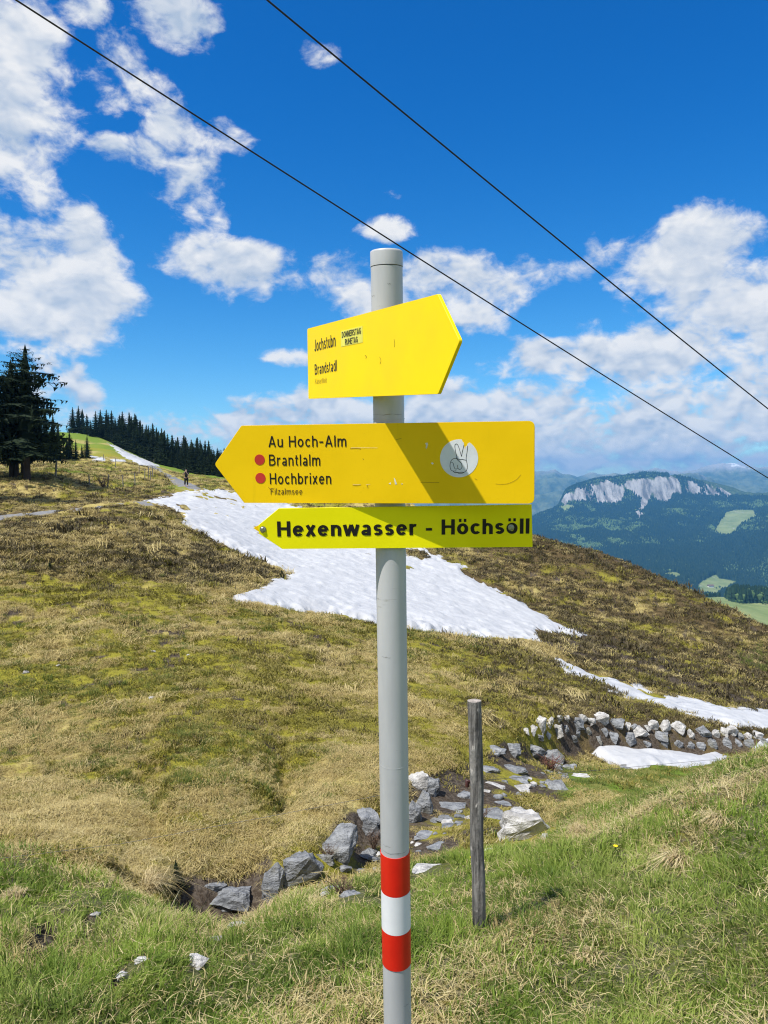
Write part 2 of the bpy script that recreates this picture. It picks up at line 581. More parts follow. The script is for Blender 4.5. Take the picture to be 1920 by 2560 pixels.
SNOW = {
    'main': ([(362, 1253), (420, 1245), (470, 1227), (560, 1227), (640, 1240), (760, 1272), (900, 1310), (1010, 1350), (1060, 1374), (1110, 1400),
              (1165, 1415), (1150, 1427), (1178, 1442), (1230, 1470), (1300, 1505), (1360, 1540), (1420, 1570), (1462, 1588), (1400, 1586),
              (1340, 1581), (1350, 1602), (1200, 1593), (1100, 1581), (1020, 1573), (950, 1562), (860, 1540), (700, 1518), (586, 1497),
              (620, 1487), (685, 1455), (728, 1438), (690, 1421), (600, 1385), (520, 1345), (460, 1312), (455, 1290), (420, 1270)], 0.22),
    'strip': ([(1388, 1645), (1447, 1668), (1489, 1686), (1531, 1693), (1591, 1714), (1637, 1737), (1739, 1749), (1823, 1770), (1920, 1779), (2000, 1800),
               (1990, 1835), (1893, 1819), (1837, 1816), (1763, 1800), (1712, 1779), (1642, 1763), (1582, 1747), (1535, 1728), (1493, 1705),
               (1433, 1686), (1405, 1672)], 0.09),
    'wall': ([(1475, 1884), (1503, 1868), (1545, 1867), (1614, 1872), (1707, 1880), (1753, 1886), (1791, 1881), (1823, 1895), (1777, 1912),
              (1707, 1923), (1661, 1916), (1591, 1919), (1521, 1905)], 0.10),
    'edge': ([(1882, 1872), (1900, 1852), (1930, 1842), (2000, 1850), (2000, 1915), (1930, 1905), (1895, 1895)], 0.06),
    'slope': ([(268, 1107), (285, 1114), (330, 1137), (395, 1165), (350, 1164), (318, 1146), (290, 1126)], 0.4),
    'bit': ([(228, 1141), (262, 1146), (258, 1151), (232, 1149)], 0.3),
    'bitr': ([(276, 1148), (313, 1151), (308, 1156), (280, 1153)], 0.3),
}
ISLAND = [(1008, 1372), (1040, 1374), (1075, 1392), (1058, 1402), (1015, 1388)]
PATHS = {
    'left': ([(-260, 1345), (-120, 1322), (0, 1303), (60, 1291), (120, 1277), (180, 1266), (240, 1261), (310, 1258), (370, 1255), (430, 1246), (470, 1229)], 1.0),
    'far': ([(470, 1229), (470, 1216), (452, 1203), (428, 1190), (402, 1178), (384, 1168), (372, 1160)], 1.1),
}


def snow_sd(x, y, u, v):
    """signed distance (pixels) to the nearest snow patch"""
    sd = np.full(u.shape, -1e3)
    for nm, (pg, th) in SNOW.items():
        s = poly_sd(u, v, pg)
        if nm == 'main':
            s = np.minimum(s, -poly_sd(u, v, ISLAND))
        sd = np.maximum(sd, s)
    return sd


def cover(x, y, u, v, k):
    """what grows where: straw, green, heath, bare soil with painted gap shade (each 0..1)"""
    n1 = fbm(x / 2.3, y / 2.3, 4, 101)
    n2 = fbm(x / 0.6, y / 0.6, 3, 131)
    n3 = fbm(x / 7.0, y / 7.0, 3, 151)
    r = np.hypot(x, y)
    left = 1 - sstep(u, 560, 780)
    right = sstep(u, 1000, 1300)
    # knoll in front: fresh grass broken by last year's straw
    knoll = 1 - sstep(k + 0.45 * n1 * (1 - sstep(u, 420, 620)), 1.85, 2.6)
    st_k = np.clip(0.19 - 0.12 * sstep(u, 1050, 1350) + 0.85 * fbm(x / 0.9, y / 0.9, 4, 171) + 0.15 * n2, 0, 1)
    straw = knoll * st_k
    green = knoll * np.clip(1.05 - 0.75 * st_k, 0, 1)
    # straw belt beyond the gully on the left, turf on the right
    belt = sstep(k + 0.45 * n1 * (1 - sstep(u, 420, 620)), 1.95, 2.7) * (1 - sstep(k, 6.1, 6.7))
    straw = straw + belt * ((1 - sstep(u, 900, 1250)) * np.clip(0.72 + 0.5 * n2 + 0.35 * n1, 0, 1) + sstep(u, 1250, 1500) * np.clip(0.05 + 0.3 * n1, 0, 1))
    green = green + belt * sstep(u, 1300, 1450) * np.clip(0.95 - 0.2 * n1, 0, 1) * (1 - sstep(k, 4.3, 5.0))
    heath = belt * sstep(u, 1250, 1450) * sstep(k, 4.3, 5.0) * 0.7
    # opposite pasture
    pas = sstep(k, 6.0, 6.6) * (1 - sstep(k, 8.0 + 0.12 * n1, 8.35 + 0.12 * n1))
    straw = straw + pas * np.clip(0.20 + 0.85 * n1 + 0.35 * n2 + 0.25 * sstep(k, 7.4, 8), 0, 1)
    green = green + pas * np.clip(0.10 + 0.22 * n3, 0, 1) * (1 - right)
    heath = heath + pas * np.clip(0.05 + 0.45 * right + 0.5 * fbm(x / 1.6, y / 1.1, 4, 191), 0, 1) * (0.18 + 0.5 * right)
    # brown hummocky band
    band = sstep(k, 8.0 + 0.12 * n1, 8.35 + 0.12 * n1) * (1 - sstep(k, 10.0, 10.6))
    straw = straw + band * np.clip(0.45 + 0.5 * n1 + 0.3 * n2 - 0.32 * right, 0, 1)
    heath = heath + band * np.clip(0.70 + 0.12 * right + 0.7 * fbm(x / 2.6, y / 1.6, 4, 201), 0, 1)
    crest = sstep(k, 10.0, 10.6) * (1 - sstep(k, 11.5, 12.2))
    straw = straw + crest * np.clip(0.55 + 0.5 * n1 - 0.6 * right, 0, 1)
    green = green + crest * (1 - right) * np.clip(0.25 + 0.5 * n3, 0, 1)
    heath = heath + crest * (1 - right) * np.clip(0.35 + 0.5 * n1, 0, 1)
    heath = heath + right * sstep(k, 10.45, 10.9) * (1 - sstep(k, 11.4, 12)) * np.clip(0.6 + 0.6 * n1, 0, 1)
    heath = heath + crest * right * np.clip(0.85 + 0.8 * fbm(x / 3.4, y / 1.6, 4, 221), 0, 1)
    far = sstep(k, 11.5, 12.2)
    straw = straw + far * np.clip(0.55 - 0.5 * sstep(k, 12.2, 12.9) + 0.4 * n3, 0, 1)
    green = green + far * np.clip(0.45 + 0.5 * sstep(k, 12.0, 12.8) + 0.3 * n3, 0, 1)
    # bare places: stream bed, hoof-scrapes on the knoll
    soil = np.zeros_like(u)
    bed = sstep(k, 2.45, 2.9) * (1 - sstep(k, 5.3, 6.2)) * sstep(u, 640, 760) * (1 - sstep(u, 1380, 1500))
    soil = np.maximum(soil, bed * np.clip(0.75 + 0.6 * n2, 0, 1))
    hole = sstep(k, 2.1, 2.6) * (1 - sstep(k, 5.4, 5.9)) * sstep(u, 400, 450) * (1 - sstep(u, 640, 720))
    soil = np.maximum(soil, hole)
    wallb = sstep(k, 4.6, 5.0) * (1 - sstep(k, 5.9, 6.1)) * sstep(u, 1330, 1420)
    soil = np.maximum(soil, wallb * np.clip(0.8 + 0.5 * n2, 0, 1))
    for pg in ([(70, 2400), (75, 2340), (110, 2300), (155, 2285), (158, 2320), (130, 2360), (110, 2395)], [(195, 2300), (230, 2285), (250, 2300), (225, 2320)],
               [(260, 2440), (310, 2425), (335, 2445), (290, 2462)], [(515, 2385), (560, 2370), (575, 2395), (530, 2405)]):
        soil = np.maximum(soil, sstep(poly_sd(u, v, pg) + 6 * n2, -9, 1) * (k < 3))
    pit_gap_shade = np.maximum(sstep(fbm(x / 0.55, y / 0.42, 3, 241) + 0.25 * fbm(x / 3, y / 3, 2, 243), 0.66, 0.9),
                     0.7 * sstep(fbm(x / 0.26, y / 0.22, 2, 247) + 0.3 * n1, 0.62, 0.85))  # fine spots paint the shadow gaps between tufts into the soil colour
    soil = np.maximum(soil, 0.85 * pit_gap_shade * np.maximum(sstep(k, 6.2, 6.8), sstep(k, 2.6, 3.0) * (u < 640)) * (1 - sstep(k, 11.6, 12)))
    # wet ground below the melting snow
    wet = poly_sd(u, v, [(1330, 1588), (1480, 1588), (1640, 1632), (1800, 1700), (1990, 1775), (1990, 1800), (1800, 1748), (1640, 1715), (1500, 1668), (1400, 1625)])
    wm = sstep(wet + 14 * n2 + 10 * n1, -14, 6) * (k > 7)
    soil = np.maximum(soil, 0.8 * wm)
    straw, green = straw * (1 - 0.75 * wm), green * (1 - 0.5 * wm)
    heath = np.maximum(heath, wm)
    grn = sstep(poly_sd(u, v, [(1800, 1640), (1900, 1610), (2000, 1640), (2000, 1720), (1900, 1690)]) + 10 * n1, -5, 15) * (k > 7)
    green = np.maximum(green, 0.7 * grn)
    return np.clip(straw, 0, 1), np.clip(green, 0, 1), np.clip(heath, 0, 1), np.clip(soil, 0, 1)


# ground material: turf, straw litter, heath and soil from the growth map
STRAW, GREEN, OLIVE, HEATH, SOIL = (0.46, 0.385, 0.145), (0.115, 0.170, 0.022), (0.280, 0.255, 0.036), (0.085, 0.062, 0.030), (0.055, 0.042, 0.030)
m_ground, t = new_mat('turf')
cov = t.n('ShaderNodeAttribute', attribute_name='cover')
sepc = t.n('ShaderNodeSeparateColor', {0: cov.outputs['Color']})
gco = t.n('ShaderNodeTexCoord').outputs['Object']
na = t.noise(gco, 5.0, 6, 0.65)
nb = t.noise(gco, 19.0, 5, 0.65)
nc = t.noise(gco, 1.1, 4, 0.6)
brk = t.math('ADD', t.math('MULTIPLY', na, 0.6), t.math('MULTIPLY', nb, 0.5))      # about .55


def breakup(x):
    return t.smooth(t.math('ADD', x, brk), 0.85, 1.28)


col = t.mixc(t.smooth(nb, 0.35, 0.65), OLIVE, tuple(c * 0.72 for c in OLIVE))
col = t.mixc(breakup(sepc.outputs[1]), col, t.mixc(t.smooth(nb, 0.3, 0.7), GREEN, tuple(c * 1.5 for c in GREEN)))
col = t.mixc(breakup(sepc.outputs[2]), col, t.mixc(t.smooth(na, 0.35, 0.65), HEATH, (0.13, 0.095, 0.045)))
col = t.mixc(breakup(sepc.outputs[0]), col, t.mixc(t.smooth(nb, 0.35, 0.7), STRAW, (0.28, 0.215, 0.075)))
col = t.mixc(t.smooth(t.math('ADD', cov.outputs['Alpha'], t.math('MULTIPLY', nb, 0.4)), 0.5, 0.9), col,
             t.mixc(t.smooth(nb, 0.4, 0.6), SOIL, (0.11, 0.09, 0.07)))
hgt = t.math('ADD', t.math('MULTIPLY', na, 0.7), t.math('MULTIPLY', nb, 0.4))
finish(m_ground, t, col, 0.95, hgt, 0.10, 0.9, spec=0.08)

# the sheet runs round the photographer as well
th_all = np.concatenate([np.radians(np.arange(-180, -52, 4.0)), TH, np.radians(np.arange(56, 184.1, 4.0))])
lr_all = np.linspace(math.log(0.45), math.log(600), 450)
A, L = np.meshgrid(th_all, lr_all, indexing='ij')
rr = np.exp(L)
X, Y = rr * np.sin(A), rr * np.cos(A)
T0 = land.look(land.T, A, L)
back = sstep(np.abs(A), R(70), R(170))
T0 = T0 * (1 - back) + back * np.interp(rr, [0.4, 3, 30, 600], [-3.7, -0.45, 0.04, 0.06])
Zg = CAMZ + rr * T0 + relief(X, Y, rr) * (1 - back)
Uv, Vv = project(X, Y, Zg)
Kv = land.look(land.K, A, L)
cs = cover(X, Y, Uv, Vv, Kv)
# hollows where the turf is torn
Zg = Zg - 0.05 * cs[3] * (Kv > 6.2) * (Kv < 11.6)
Zg = Zg - 0.07 * cs[3] * (Kv < 2.4) * (np.abs(A) < R(50))
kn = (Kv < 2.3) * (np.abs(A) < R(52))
cs = (cs[0] * (1 - 0.6 * kn), cs[1] * (1 - 0.3 * kn), cs[2], np.maximum(cs[3], 0.55 * kn))      # thatch and soil colour, darkened to deepen the gaps in the near grass
ground, _ = grid_mesh('ground', X[::-1], Y[::-1], Zg[::-1], m_ground)
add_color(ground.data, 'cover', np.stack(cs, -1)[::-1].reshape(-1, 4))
tag(ground, 'grassy alpine hillside falling to a stony gully and rising to a brown crest', 'hillside', kind='structure')

# ---------------------------------------------------------------- snow
m_snow, t = new_mat('old_snow')
sco = t.n('ShaderNodeTexCoord').outputs['Object']
s1 = t.noise(t.vec('MULTIPLY', sco, (1.0, 0.55, 1.0)), 1.6, 5, 0.6)
s2 = t.noise(sco, 7.0, 5, 0.65)
sc_col = t.mixc(t.smooth(s1, 0.35, 0.7), (0.43, 0.44, 0.455), (0.50, 0.51, 0.52))
sc_col = t.mixc(t.smooth(s2, 0.56, 0.76, 0, 0.45), sc_col, (0.37, 0.36, 0.34))
finish(m_snow, t, sc_col, 0.7, t.math('ADD', t.math('MULTIPLY', s1, 0.8), t.math('MULTIPLY', s2, 0.35)), 0.07, 0.8, spec=0.25)

SNOW_LABEL = {
    'main': 'large tongue of old white snow lying down the slope behind the signpost',
    'strip': 'narrow ragged streak of snow above the dry stone wall on the right',
    'wall': 'short snow bank lying at the foot of the dry stone wall',
    'edge': 'small snow remnant at the right edge beside the end of the stone wall',
    'slope': 'thin straight streak of snow along the edge of the far green slope',
    'bit': 'tiny snow remnant left below the small spruces on the far slope',
    'bitr': 'tiny snow remnant right of the small spruces on the far slope',
}
for nm, (pg, thick) in SNOW.items():
    p = np.array(pg, float)
    u0, v0, u1, v1 = p[:, 0].min() - 14, p[:, 1].min() - 8, p[:, 0].max() + 14, p[:, 1].max() + 8
    us = [hit(*q, rmin=11.5) for q in pg]
    a = np.array([math.atan2(q.x, q.y) for q in us])
    l_ = np.log([math.hypot(q.x, q.y) for q in us])
    na_ = int(min(520, max(60, (a.max() - a.min() + 0.02) / 0.0011)))
    nl_ = int(min(420, max(60, (l_.max() - l_.min() + 0.08) / 0.0035)))
    A, L = np.meshgrid(np.linspace(a.min() - 0.01, a.max() + 0.01, na_), np.linspace(l_.max() + 0.04, l_.min() - 0.04, nl_), indexing='ij')
    rr = np.exp(L)
    X, Y = rr * np.sin(A), rr * np.cos(A)
    Zs = land.base(X, Y)
    mic = relief(X, Y, rr)
    U, V = project(X, Y, Zs + 0.5 * mic)
    sd = poly_sd(U, V, pg)
    if nm == 'main':
        sd = np.minimum(sd, -poly_sd(U, V, ISLAND))
    q = {'main': 1.0, 'strip': 1.0, 'edge': 0.0}.get(nm, 0.5)
    sd = sd + q * (5 * fbm(X / 1.1, Y / 2.2, 3, 301) + 3 * fbm(X / 0.35, Y / 0.6, 3, 311))
    if nm == 'strip':
        sd = sd + 9 * fbm(X / 0.9, Y / 1.6, 4, 321)
    prof = np.where(sd > 0, thick * (1 - np.exp(-sd / 9.0)), sd * 0.02)
    cup = 0.02 * fbm(X / 0.9, Y / 0.5, 3, 331) + 0.05 * fbm(X / 2.5, Y / 4, 2, 341)
    Zt = Zs + mic * (1.0 - min(1.0, thick / 0.2) * (0.25 + 0.45 * sstep(sd, 0, 20))) + prof + 0.02 + cup * sstep(sd, 0, 12)
    m = (sd > -6) & (rr > 11)
    keep = m[:-1, :-1] | m[1:, :-1] | m[1:, 1:] | m[:-1, 1:]
    o, _ = grid_mesh('snow_patch', X, Y, Zt, m_snow, keep=keep)
    tag(o, SNOW_LABEL[nm], 'snow patch', 'patches of old snow', 'thing')

# ---------------------------------------------------------------- gravel paths
m_path = simple('path_gravel', (0.19, 0.19, 0.19), 0.9, 0.25, 9.0, 0.02)
for nm, (pts, wid) in PATHS.items():
    w = [hit(*q) for q in pts]
    s = np.concatenate([[0], np.cumsum([(w[i + 1] - w[i]).length for i in range(len(w) - 1)])])
    ss = np.linspace(0, s[-1], 160)
    px = np.interp(ss, s, [q.x for q in w])
    py = np.interp(ss, s, [q.y for q in w])
    for _ in range(6):
        px[1:-1] = (px[:-2] + px[1:-1] * 2 + px[2:]) / 4
        py[1:-1] = (py[:-2] + py[1:-1] * 2 + py[2:]) / 4
    tx, ty = np.gradient(px), np.gradient(py)
    ln = np.hypot(tx, ty)
    nx, ny = -ty / ln, tx / ln
    cr = np.linspace(-1, 1, 9)
    wv_ = wid * (1 + 0.2 * fbm(ss / 2.0, ss * 0, 2, 401))
    X = px[:, None] + nx[:, None] * cr[None] * wv_[:, None]
    Y = py[:, None] + ny[:, None] * cr[None] * wv_[:, None]
    Z = ground_z(X, Y, 0.35) + 0.11 * (1 - cr[None] ** 4) - 0.02
    o, _ = grid_mesh('path', X[:, ::-1], Y[:, ::-1], Z[:, ::-1], m_path)
    tag(o, 'grey gravel footpath winding past the spruces on the left' if nm == 'left' else 'grey gravel footpath under the hiker climbing to the far slope',
        'path', kind='structure')

# ================================================================ the valley and the mountains
FAR = [
    [zl(200, 300, 500), zl(1330, 330, 500), zl(1800, 200, 500), zl(2700, 200, 500)],
    [zl(200, 420, 700), zl(1330, 360, 700), (1700, 1660, 700), (1920, 1640, 700), (2700, 1650, 700)],
    [zl(200, 520, 1000), zl(1330, 430, 1000), (1600, 1545, 1000), (1700, 1520, 1000), (1760, 1512, 1000), (1920, 1545, 1000), (2700, 1560, 1000)],
    [zl(200, 600, 1200), zl(1330, 480, 1200), (1600, 1520, 1200), (1700, 1498, 1200), (1760, 1494, 1200), (1840, 1500, 1200), (1920, 1510, 1200), (2700, 1520, 1200)],
    [zl(200, 640, 1500), zl(1330, 520, 1500), (1600, 1520, 1500), (1700, 1500, 1450), (1760, 1493, 1450), (1840, 1491, 1500), (1920, 1493, 1500), (2700, 1490, 1500)],
    [zl(200, 680, 2100), zl(1330, 560, 2100), zl(1700, 460, 2100), zl(1920, 440, 2100), zl(2700, 460, 2100)],
    [zl(200, 690, 2600), zl(1330, 540, 2600), (1500, 1490, 2600), (1650, 1455, 2600), (1770, 1490, 2600), (1920, 1500, 2600), (2700, 1510, 2600)],
    [zl(200, 690, 2950), zl(1330, 500, 2950), (1500, 1445, 2950), (1650, 1428, 2950), (1770, 1440, 2950), (1850, 1450, 2950), (1920, 1452, 2950), (2700, 1455, 2950)],
    [zl(200, 680, 3700), (1330, 1370, 3700), (1500, 1362, 3700), (1700, 1362, 3700), (1850, 1355, 3600), (1920, 1340, 3500), (2700, 1350, 3500)],
    [zl(200, 660, 4400), (1330, 1330, 4300), (1420, 1300, 4400), (1550, 1290, 4400), (1700, 1290, 4400), (1850, 1290, 4300), (1920, 1285, 4200), (2700, 1300, 4200)],
    [zl(200, 640, 4900), zl(1000, 520, 4900), (1330, 1306, 4800), (1390, 1282, 4850), (1413, 1262, 4850), (1480, 1254, 4900), (1560, 1248, 4900), (1640, 1255, 4900), (1720, 1243, 4900),
     (1830, 1245, 4900), (1920, 1248, 4900), (2700, 1255, 4900)],
    [zl(200, 640, 5050), zl(1000, 530, 5050), (1330, 1304, 4950), (1395, 1278, 4950), (1411, 1240, 4950), (1447, 1219, 5000), (1483, 1207, 5000), (1540, 1203, 5000), (1580, 1197, 5000), (1620, 1195, 5000),
     (1680, 1198, 5000), (1729, 1206, 5020), (1777, 1216, 5050), (1830, 1225, 5050), (1860, 1236, 5050), (1920, 1240, 5050), (2700, 1250, 5050)],
    [zl(200, 640, 5300), zl(1000, 540, 5300), (1332, 1301, 5200), (1371, 1287, 5200), (1395, 1275, 5200), (1410, 1240, 5200), (1413, 1233, 5200), (1447, 1215, 5250), (1483, 1203, 5250), (1538, 1199, 5250), (1578, 1191, 5300),
     (1618, 1187, 5300), (1678, 1189, 5300), (1729, 1197, 5300), (1777, 1205, 5300), (1825, 1215, 5300), (1857, 1231, 5300), (1884, 1237, 5300),
     (1920, 1231, 5300), (2050, 1222, 5300), (2400, 1240, 5300), (2700, 1250, 5300)],
    [zl(200, 660, 6500), zl(1330, 640, 6500), zl(1650, 420, 6500), zl(2700, 500, 6500)],
    [zl(200, 700, 8000), zl(1330, 720, 8000), zl(2700, 720, 8000)],
]
THF = np.radians(np.arange(-6, 44.001, 0.10))
LRF = np.linspace(math.log(500), math.log(8000), 360)
farl = Loft(FAR, THF, LRF, smooth=5)


def far_relief(x, y):
    k = farl.knot(x, y)
    w = sstep(k, 6.5, 8.0) * (1 - 0.75 * sstep(k, 11.4, 12.0) * (1 - sstep(k, 12.3, 13)))
    gull = 1 - np.abs(fbm(x / 330, y / 900, 4, 501))
    cl = sstep(k, 9.7, 10.1) * (1 - sstep(k, 10.9, 11.2))
    return w * (30 * (gull - 0.6) + 8 * fbm(x / 70, y / 160, 3, 511)) + cl * 16 * np.abs(fbm(x / 40, y / 300, 3, 521)) + 4 * fbm(x / 240, y / 240, 3, 531)


def far_z(x, y):
    x, y = np.asarray(x, float), np.asarray(y, float)
    return farl.base(x, y) + far_relief(x, y)


def zq(pts):
    return [(1260 + a / 2.514, 1080 + b / 2.514) for a, b in pts]


CLIFF1 = zq([(372, 445), (385, 395), (470, 350), (560, 322), (640, 312), (700, 345), (740, 345), (770, 305), (900, 285), (1050, 280), (1115, 310), (1125, 400), (1050, 400),
             (1020, 455), (970, 440), (930, 400), (895, 470), (850, 545), (838, 530), (865, 420), (820, 385), (765, 355), (750, 415), (680, 445), (580, 450), (500, 435)])
CLIFF2 = zq([(1130, 318), (1180, 322), (1220, 350), (1290, 336), (1412, 392), (1398, 424), (1300, 405), (1210, 385), (1140, 380)])
ALP = zq([(1400, 500), (1470, 488), (1570, 490), (1592, 540), (1500, 580), (1450, 640), (1400, 662), (1318, 632), (1340, 590)])
FARM1 = [(1753, 1452), (1790, 1436), (1798, 1446), (1826, 1449), (1848, 1455), (1835, 1470), (1810, 1480), (1790, 1495), (1748, 1490), (1743, 1465)]
FARM2 = [(1655, 1432), (1690, 1430), (1706, 1440), (1697, 1452), (1665, 1448)]
FARM3 = [(1700, 1456), (1725, 1454), (1730, 1460), (1712, 1466), (1700, 1462)]
FARM4 = zq([(330, 470), (430, 455), (450, 480), (380, 505)])
WOOD = [(1740, 1502), (1757, 1484), (1812, 1478), (1850, 1460), (1990, 1460), (1990, 1512), (1890, 1508), (1850, 1508), (1826, 1503), (1812, 1492), (1770, 1493)]

m_far, t = new_mat('far_slope')
fc = t.n('ShaderNodeAttribute', attribute_name='cover')
fs = t.n('ShaderNodeSeparateColor', {0: fc.outputs['Color']})
fco = t.n('ShaderNodeTexCoord').outputs['Object']
fa = t.noise(fco, 0.012, 5, 0.65)
fb = t.noise(fco, 0.05, 4, 0.65)
fv = t.noise(t.vec('MULTIPLY', fco, (1.0, 0.3, 0.22)), 0.03, 5, 0.65)
forest = t.mixc(t.smooth(fb, 0.4, 0.62), (0.035, 0.06, 0.024), (0.085, 0.12, 0.042))
meadow = t.mixc(t.smooth(fa, 0.35, 0.65), (0.16, 0.21, 0.07), (0.24, 0.28, 0.11))
rock = t.mixc(t.smooth(fv, 0.35, 0.62), (0.13, 0.125, 0.115), (0.40, 0.385, 0.36))
fcol = t.mixc(fs.outputs[0], forest, meadow)
fcol = t.mixc(t.smooth(t.math('ADD', fs.outputs[1], t.math('MULTIPLY', t.math('SUBTRACT', fv, 0.5), 2.0)), 0.22, 0.52), fcol, rock)
finish(m_far, t, fcol, 0.95, fb, 10.0, 0.5, spec=0.05)

A, L = np.meshgrid(THF, LRF, indexing='ij')
rr = np.exp(L)
X, Y = rr * np.sin(A), rr * np.cos(A)
Kf = farl.look(farl.K, A, L)
Zf = CAMZ + rr * farl.look(farl.T, A, L) + far_relief(X, Y)
U, V = project(X, Y, Zf)


def far_cover(x, y, u, v, k):
    n = fbm(x / 60, y / 60, 3, 601)
    mead = np.zeros_like(u)
    for pg in (ALP, FARM1, FARM2, FARM3, FARM4):
        mead = np.maximum(mead, sstep(poly_sd(u, v, pg) + 1.2 * n, -0.5, 0.6) * (k > 5.5))
    wood = sstep(poly_sd(u, v, WOOD) + 2 * n, -0.5, 0.5)
    mead = np.maximum(mead, (k < 5.2) * (1 - wood))
    rag = 6 * fbm(x / 35, y / 400, 3, 611) + 2
    cl = np.maximum(sstep(poly_sd(u, v, CLIFF1) + rag, -3, 5), 0.9 * sstep(poly_sd(u, v, CLIFF2) + rag, -3, 4)) * (k > 8.6) * (k < 11.6)
    return mead, cl


mead, clf = far_cover(X, Y, U, V, Kf)
far_o, _ = grid_mesh('mountain', X[::-1], Y[::-1], Zf[::-1], m_far)
add_color(far_o.data, 'cover', np.stack([mead, clf, np.zeros_like(mead), np.ones_like(mead)], -1)[::-1].reshape(-1, 4))
tag(far_o, 'wooded mountain with a pale cliff band above green valley meadows', 'mountain', kind='structure')

m_valley = simple('valley_meadow', (0.09, 0.13, 0.04), 0.95, 0.4, 0.004)
vs, fsq = [], []
for i in range(2):
    for j in range(2):
        vs.append((-8900 + 25800 * j, -290 + 12700 * i, CAMZ - 760))
o = mesh_obj('valley_floor', vs, [(0, 1, 3, 2)], m_valley)
tag(o, 'broad valley floor far below', 'valley', kind='structure')

m_range, t = new_mat('far_range')
rco = t.n('ShaderNodeTexCoord').outputs['Object']
r1 = t.noise(t.vec('MULTIPLY', rco, (1, 1, 0.5)), 0.0016, 6, 0.65)
r2 = t.noise(rco, 0.006, 5, 0.65)
sz = t.n('ShaderNodeSeparateXYZ', {0: rco}).outputs[2]
alt = t.math('ADD', t.math('MULTIPLY', sz, 0.001), t.math('MULTIPLY_ADD', r1, 0.5, -0.25))
rc_ = t.mixc(t.smooth(alt, -0.02, 0.16), t.mixc(t.smooth(r2, 0.4, 0.6), (0.08, 0.11, 0.06), (0.16, 0.19, 0.10)), (0.40, 0.39, 0.37))
rc_ = t.mixc(t.smooth(t.math('ADD', t.math('MULTIPLY', sz, 0.0011), t.math('MULTIPLY_ADD', r2, 1.0, -0.5)), 0.20, 0.30), rc_, (0.75, 0.76, 0.78))
finish(m_range, t, rc_, 0.95, r2, 60.0, 0.8, spec=0.05)
RANGES = [
    ('mountain_range', 'pale low ridge just left behind the cliff mountain', 8000, 1500, 35,
     [(900, 1240), (1200, 1225), (1330, 1232), (1400, 1222), (1431, 1211), (1483, 1187), (1518, 1179), (1554, 1185), (1578, 1195), (1640, 1215), (1800, 1240), (2700, 1250)], 11),
    ('mountain_range', 'dark blue ridge right behind the cliff mountain', 7600, 1300, 35,
     [(1400, 1260), (1560, 1225), (1620, 1200), (1674, 1185), (1709, 1179), (1757, 1181), (1817, 1199), (1857, 1207), (1920, 1217), (2100, 1225), (2700, 1215)], 12),
    ('mountain_range', 'distant blue range with snow streaked peaks on the horizon', 9800, 2000, 75,
     [(300, 1180), (900, 1176), (1200, 1178), (1337, 1174), (1367, 1177), (1391, 1170), (1403, 1177), (1447, 1185), (1479, 1180), (1520, 1185), (1562, 1181), (1590, 1172), (1618, 1174), (1646, 1166),
      (1674, 1168), (1705, 1178), (1737, 1172), (1773, 1162), (1813, 1153), (1849, 1158), (1884, 1166), (1904, 1163), (1920, 1169), (2100, 1160), (2700, 1172)], 13),
    ('mountain_range', 'faint blue range in the valley gap left of the cliff mountain', 9000, 1100, 45,
     [(300, 1200), (900, 1196), (1200, 1192), (1310, 1198), (1370, 1192), (1420, 1190), (1480, 1199), (1560, 1205), (1700, 1200), (2000, 1196), (2700, 1200)], 14),
]
for nm, lab, Zc, wid, amp, crest, seed in RANGES:
    cu = np.array([c[0] for c in crest], float)
    cv = np.array([c[1] for c in crest], float)
    uu = np.linspace(cu[0], cu[-1], 520)
    vv = np.interp(uu, cu, cv)
    sx = (uu - CX) / FPX * Zc
    zc = CAMZ + (1190 - vv) / FPX * Zc
    tt = np.linspace(-1, 1, 70)
    TT, XX = np.meshgrid(tt, sx, indexing='ij')
    ZC = np.broadcast_to(zc, XX.shape)
    YY = Zc + TT * wid + 0.18 * wid * fbm(XX / (wid * 0.7), XX * 0, 2, seed)
    XX2 = XX * (1 + TT * wid / Zc)
    prof = (1 - np.abs(TT)) ** 1.15
    ridg = 1 - np.abs(fbm(XX2 / (wid * 0.16), YY / (wid * 0.55), 6, seed + 3, 0.6))
    zb = CAMZ - 780
    edge = np.clip(1 - np.abs(TT) * 1.0, 0, 1)
    ZZ = zb + (ZC - zb) * prof + 2.2 * amp * (ridg - 0.75) * (0.14 + 2.2 * edge * (1 - edge) * 2) * sstep(prof, 0, 0.1)
    ZZ = ZZ + amp * 0.13 * fbm(XX2 / (wid * 0.05), YY / (wid * 0.1), 3, seed + 7)
    o, _ = grid_mesh(nm, XX2, YY, ZZ, m_range)
    tag(o, lab, 'mountains', kind='structure')


# ================================================================ the signpost
class Plane:
    """a flat plate: point, unit axes; turns photo pixels into its own plane coordinates"""

    def __init__(self, p0, right, up):
        self.p0 = Vector(p0)
        n = Vector(right).cross(Vector(up)).normalized()
        self.U = Vector(up).normalized()
        self.R = self.U.cross(n).normalized()
        self.n = self.R.cross(self.U).normalized()      # faces the reader

    def loc(self, u, v):
        d = px_dir(u, v)
        s = (self.p0 - CAMP).dot(self.n) / d.dot(self.n)
        q = CAMP + d * s - self.p0
        return Vector((q.dot(self.R), q.dot(self.U)))

    def matrix(self):
        m = Matrix.Identity(4)
        for i in range(3):
            m[i][0], m[i][1], m[i][2], m[i][3] = self.R[i], self.U[i], self.n[i], self.p0[i]
        return m


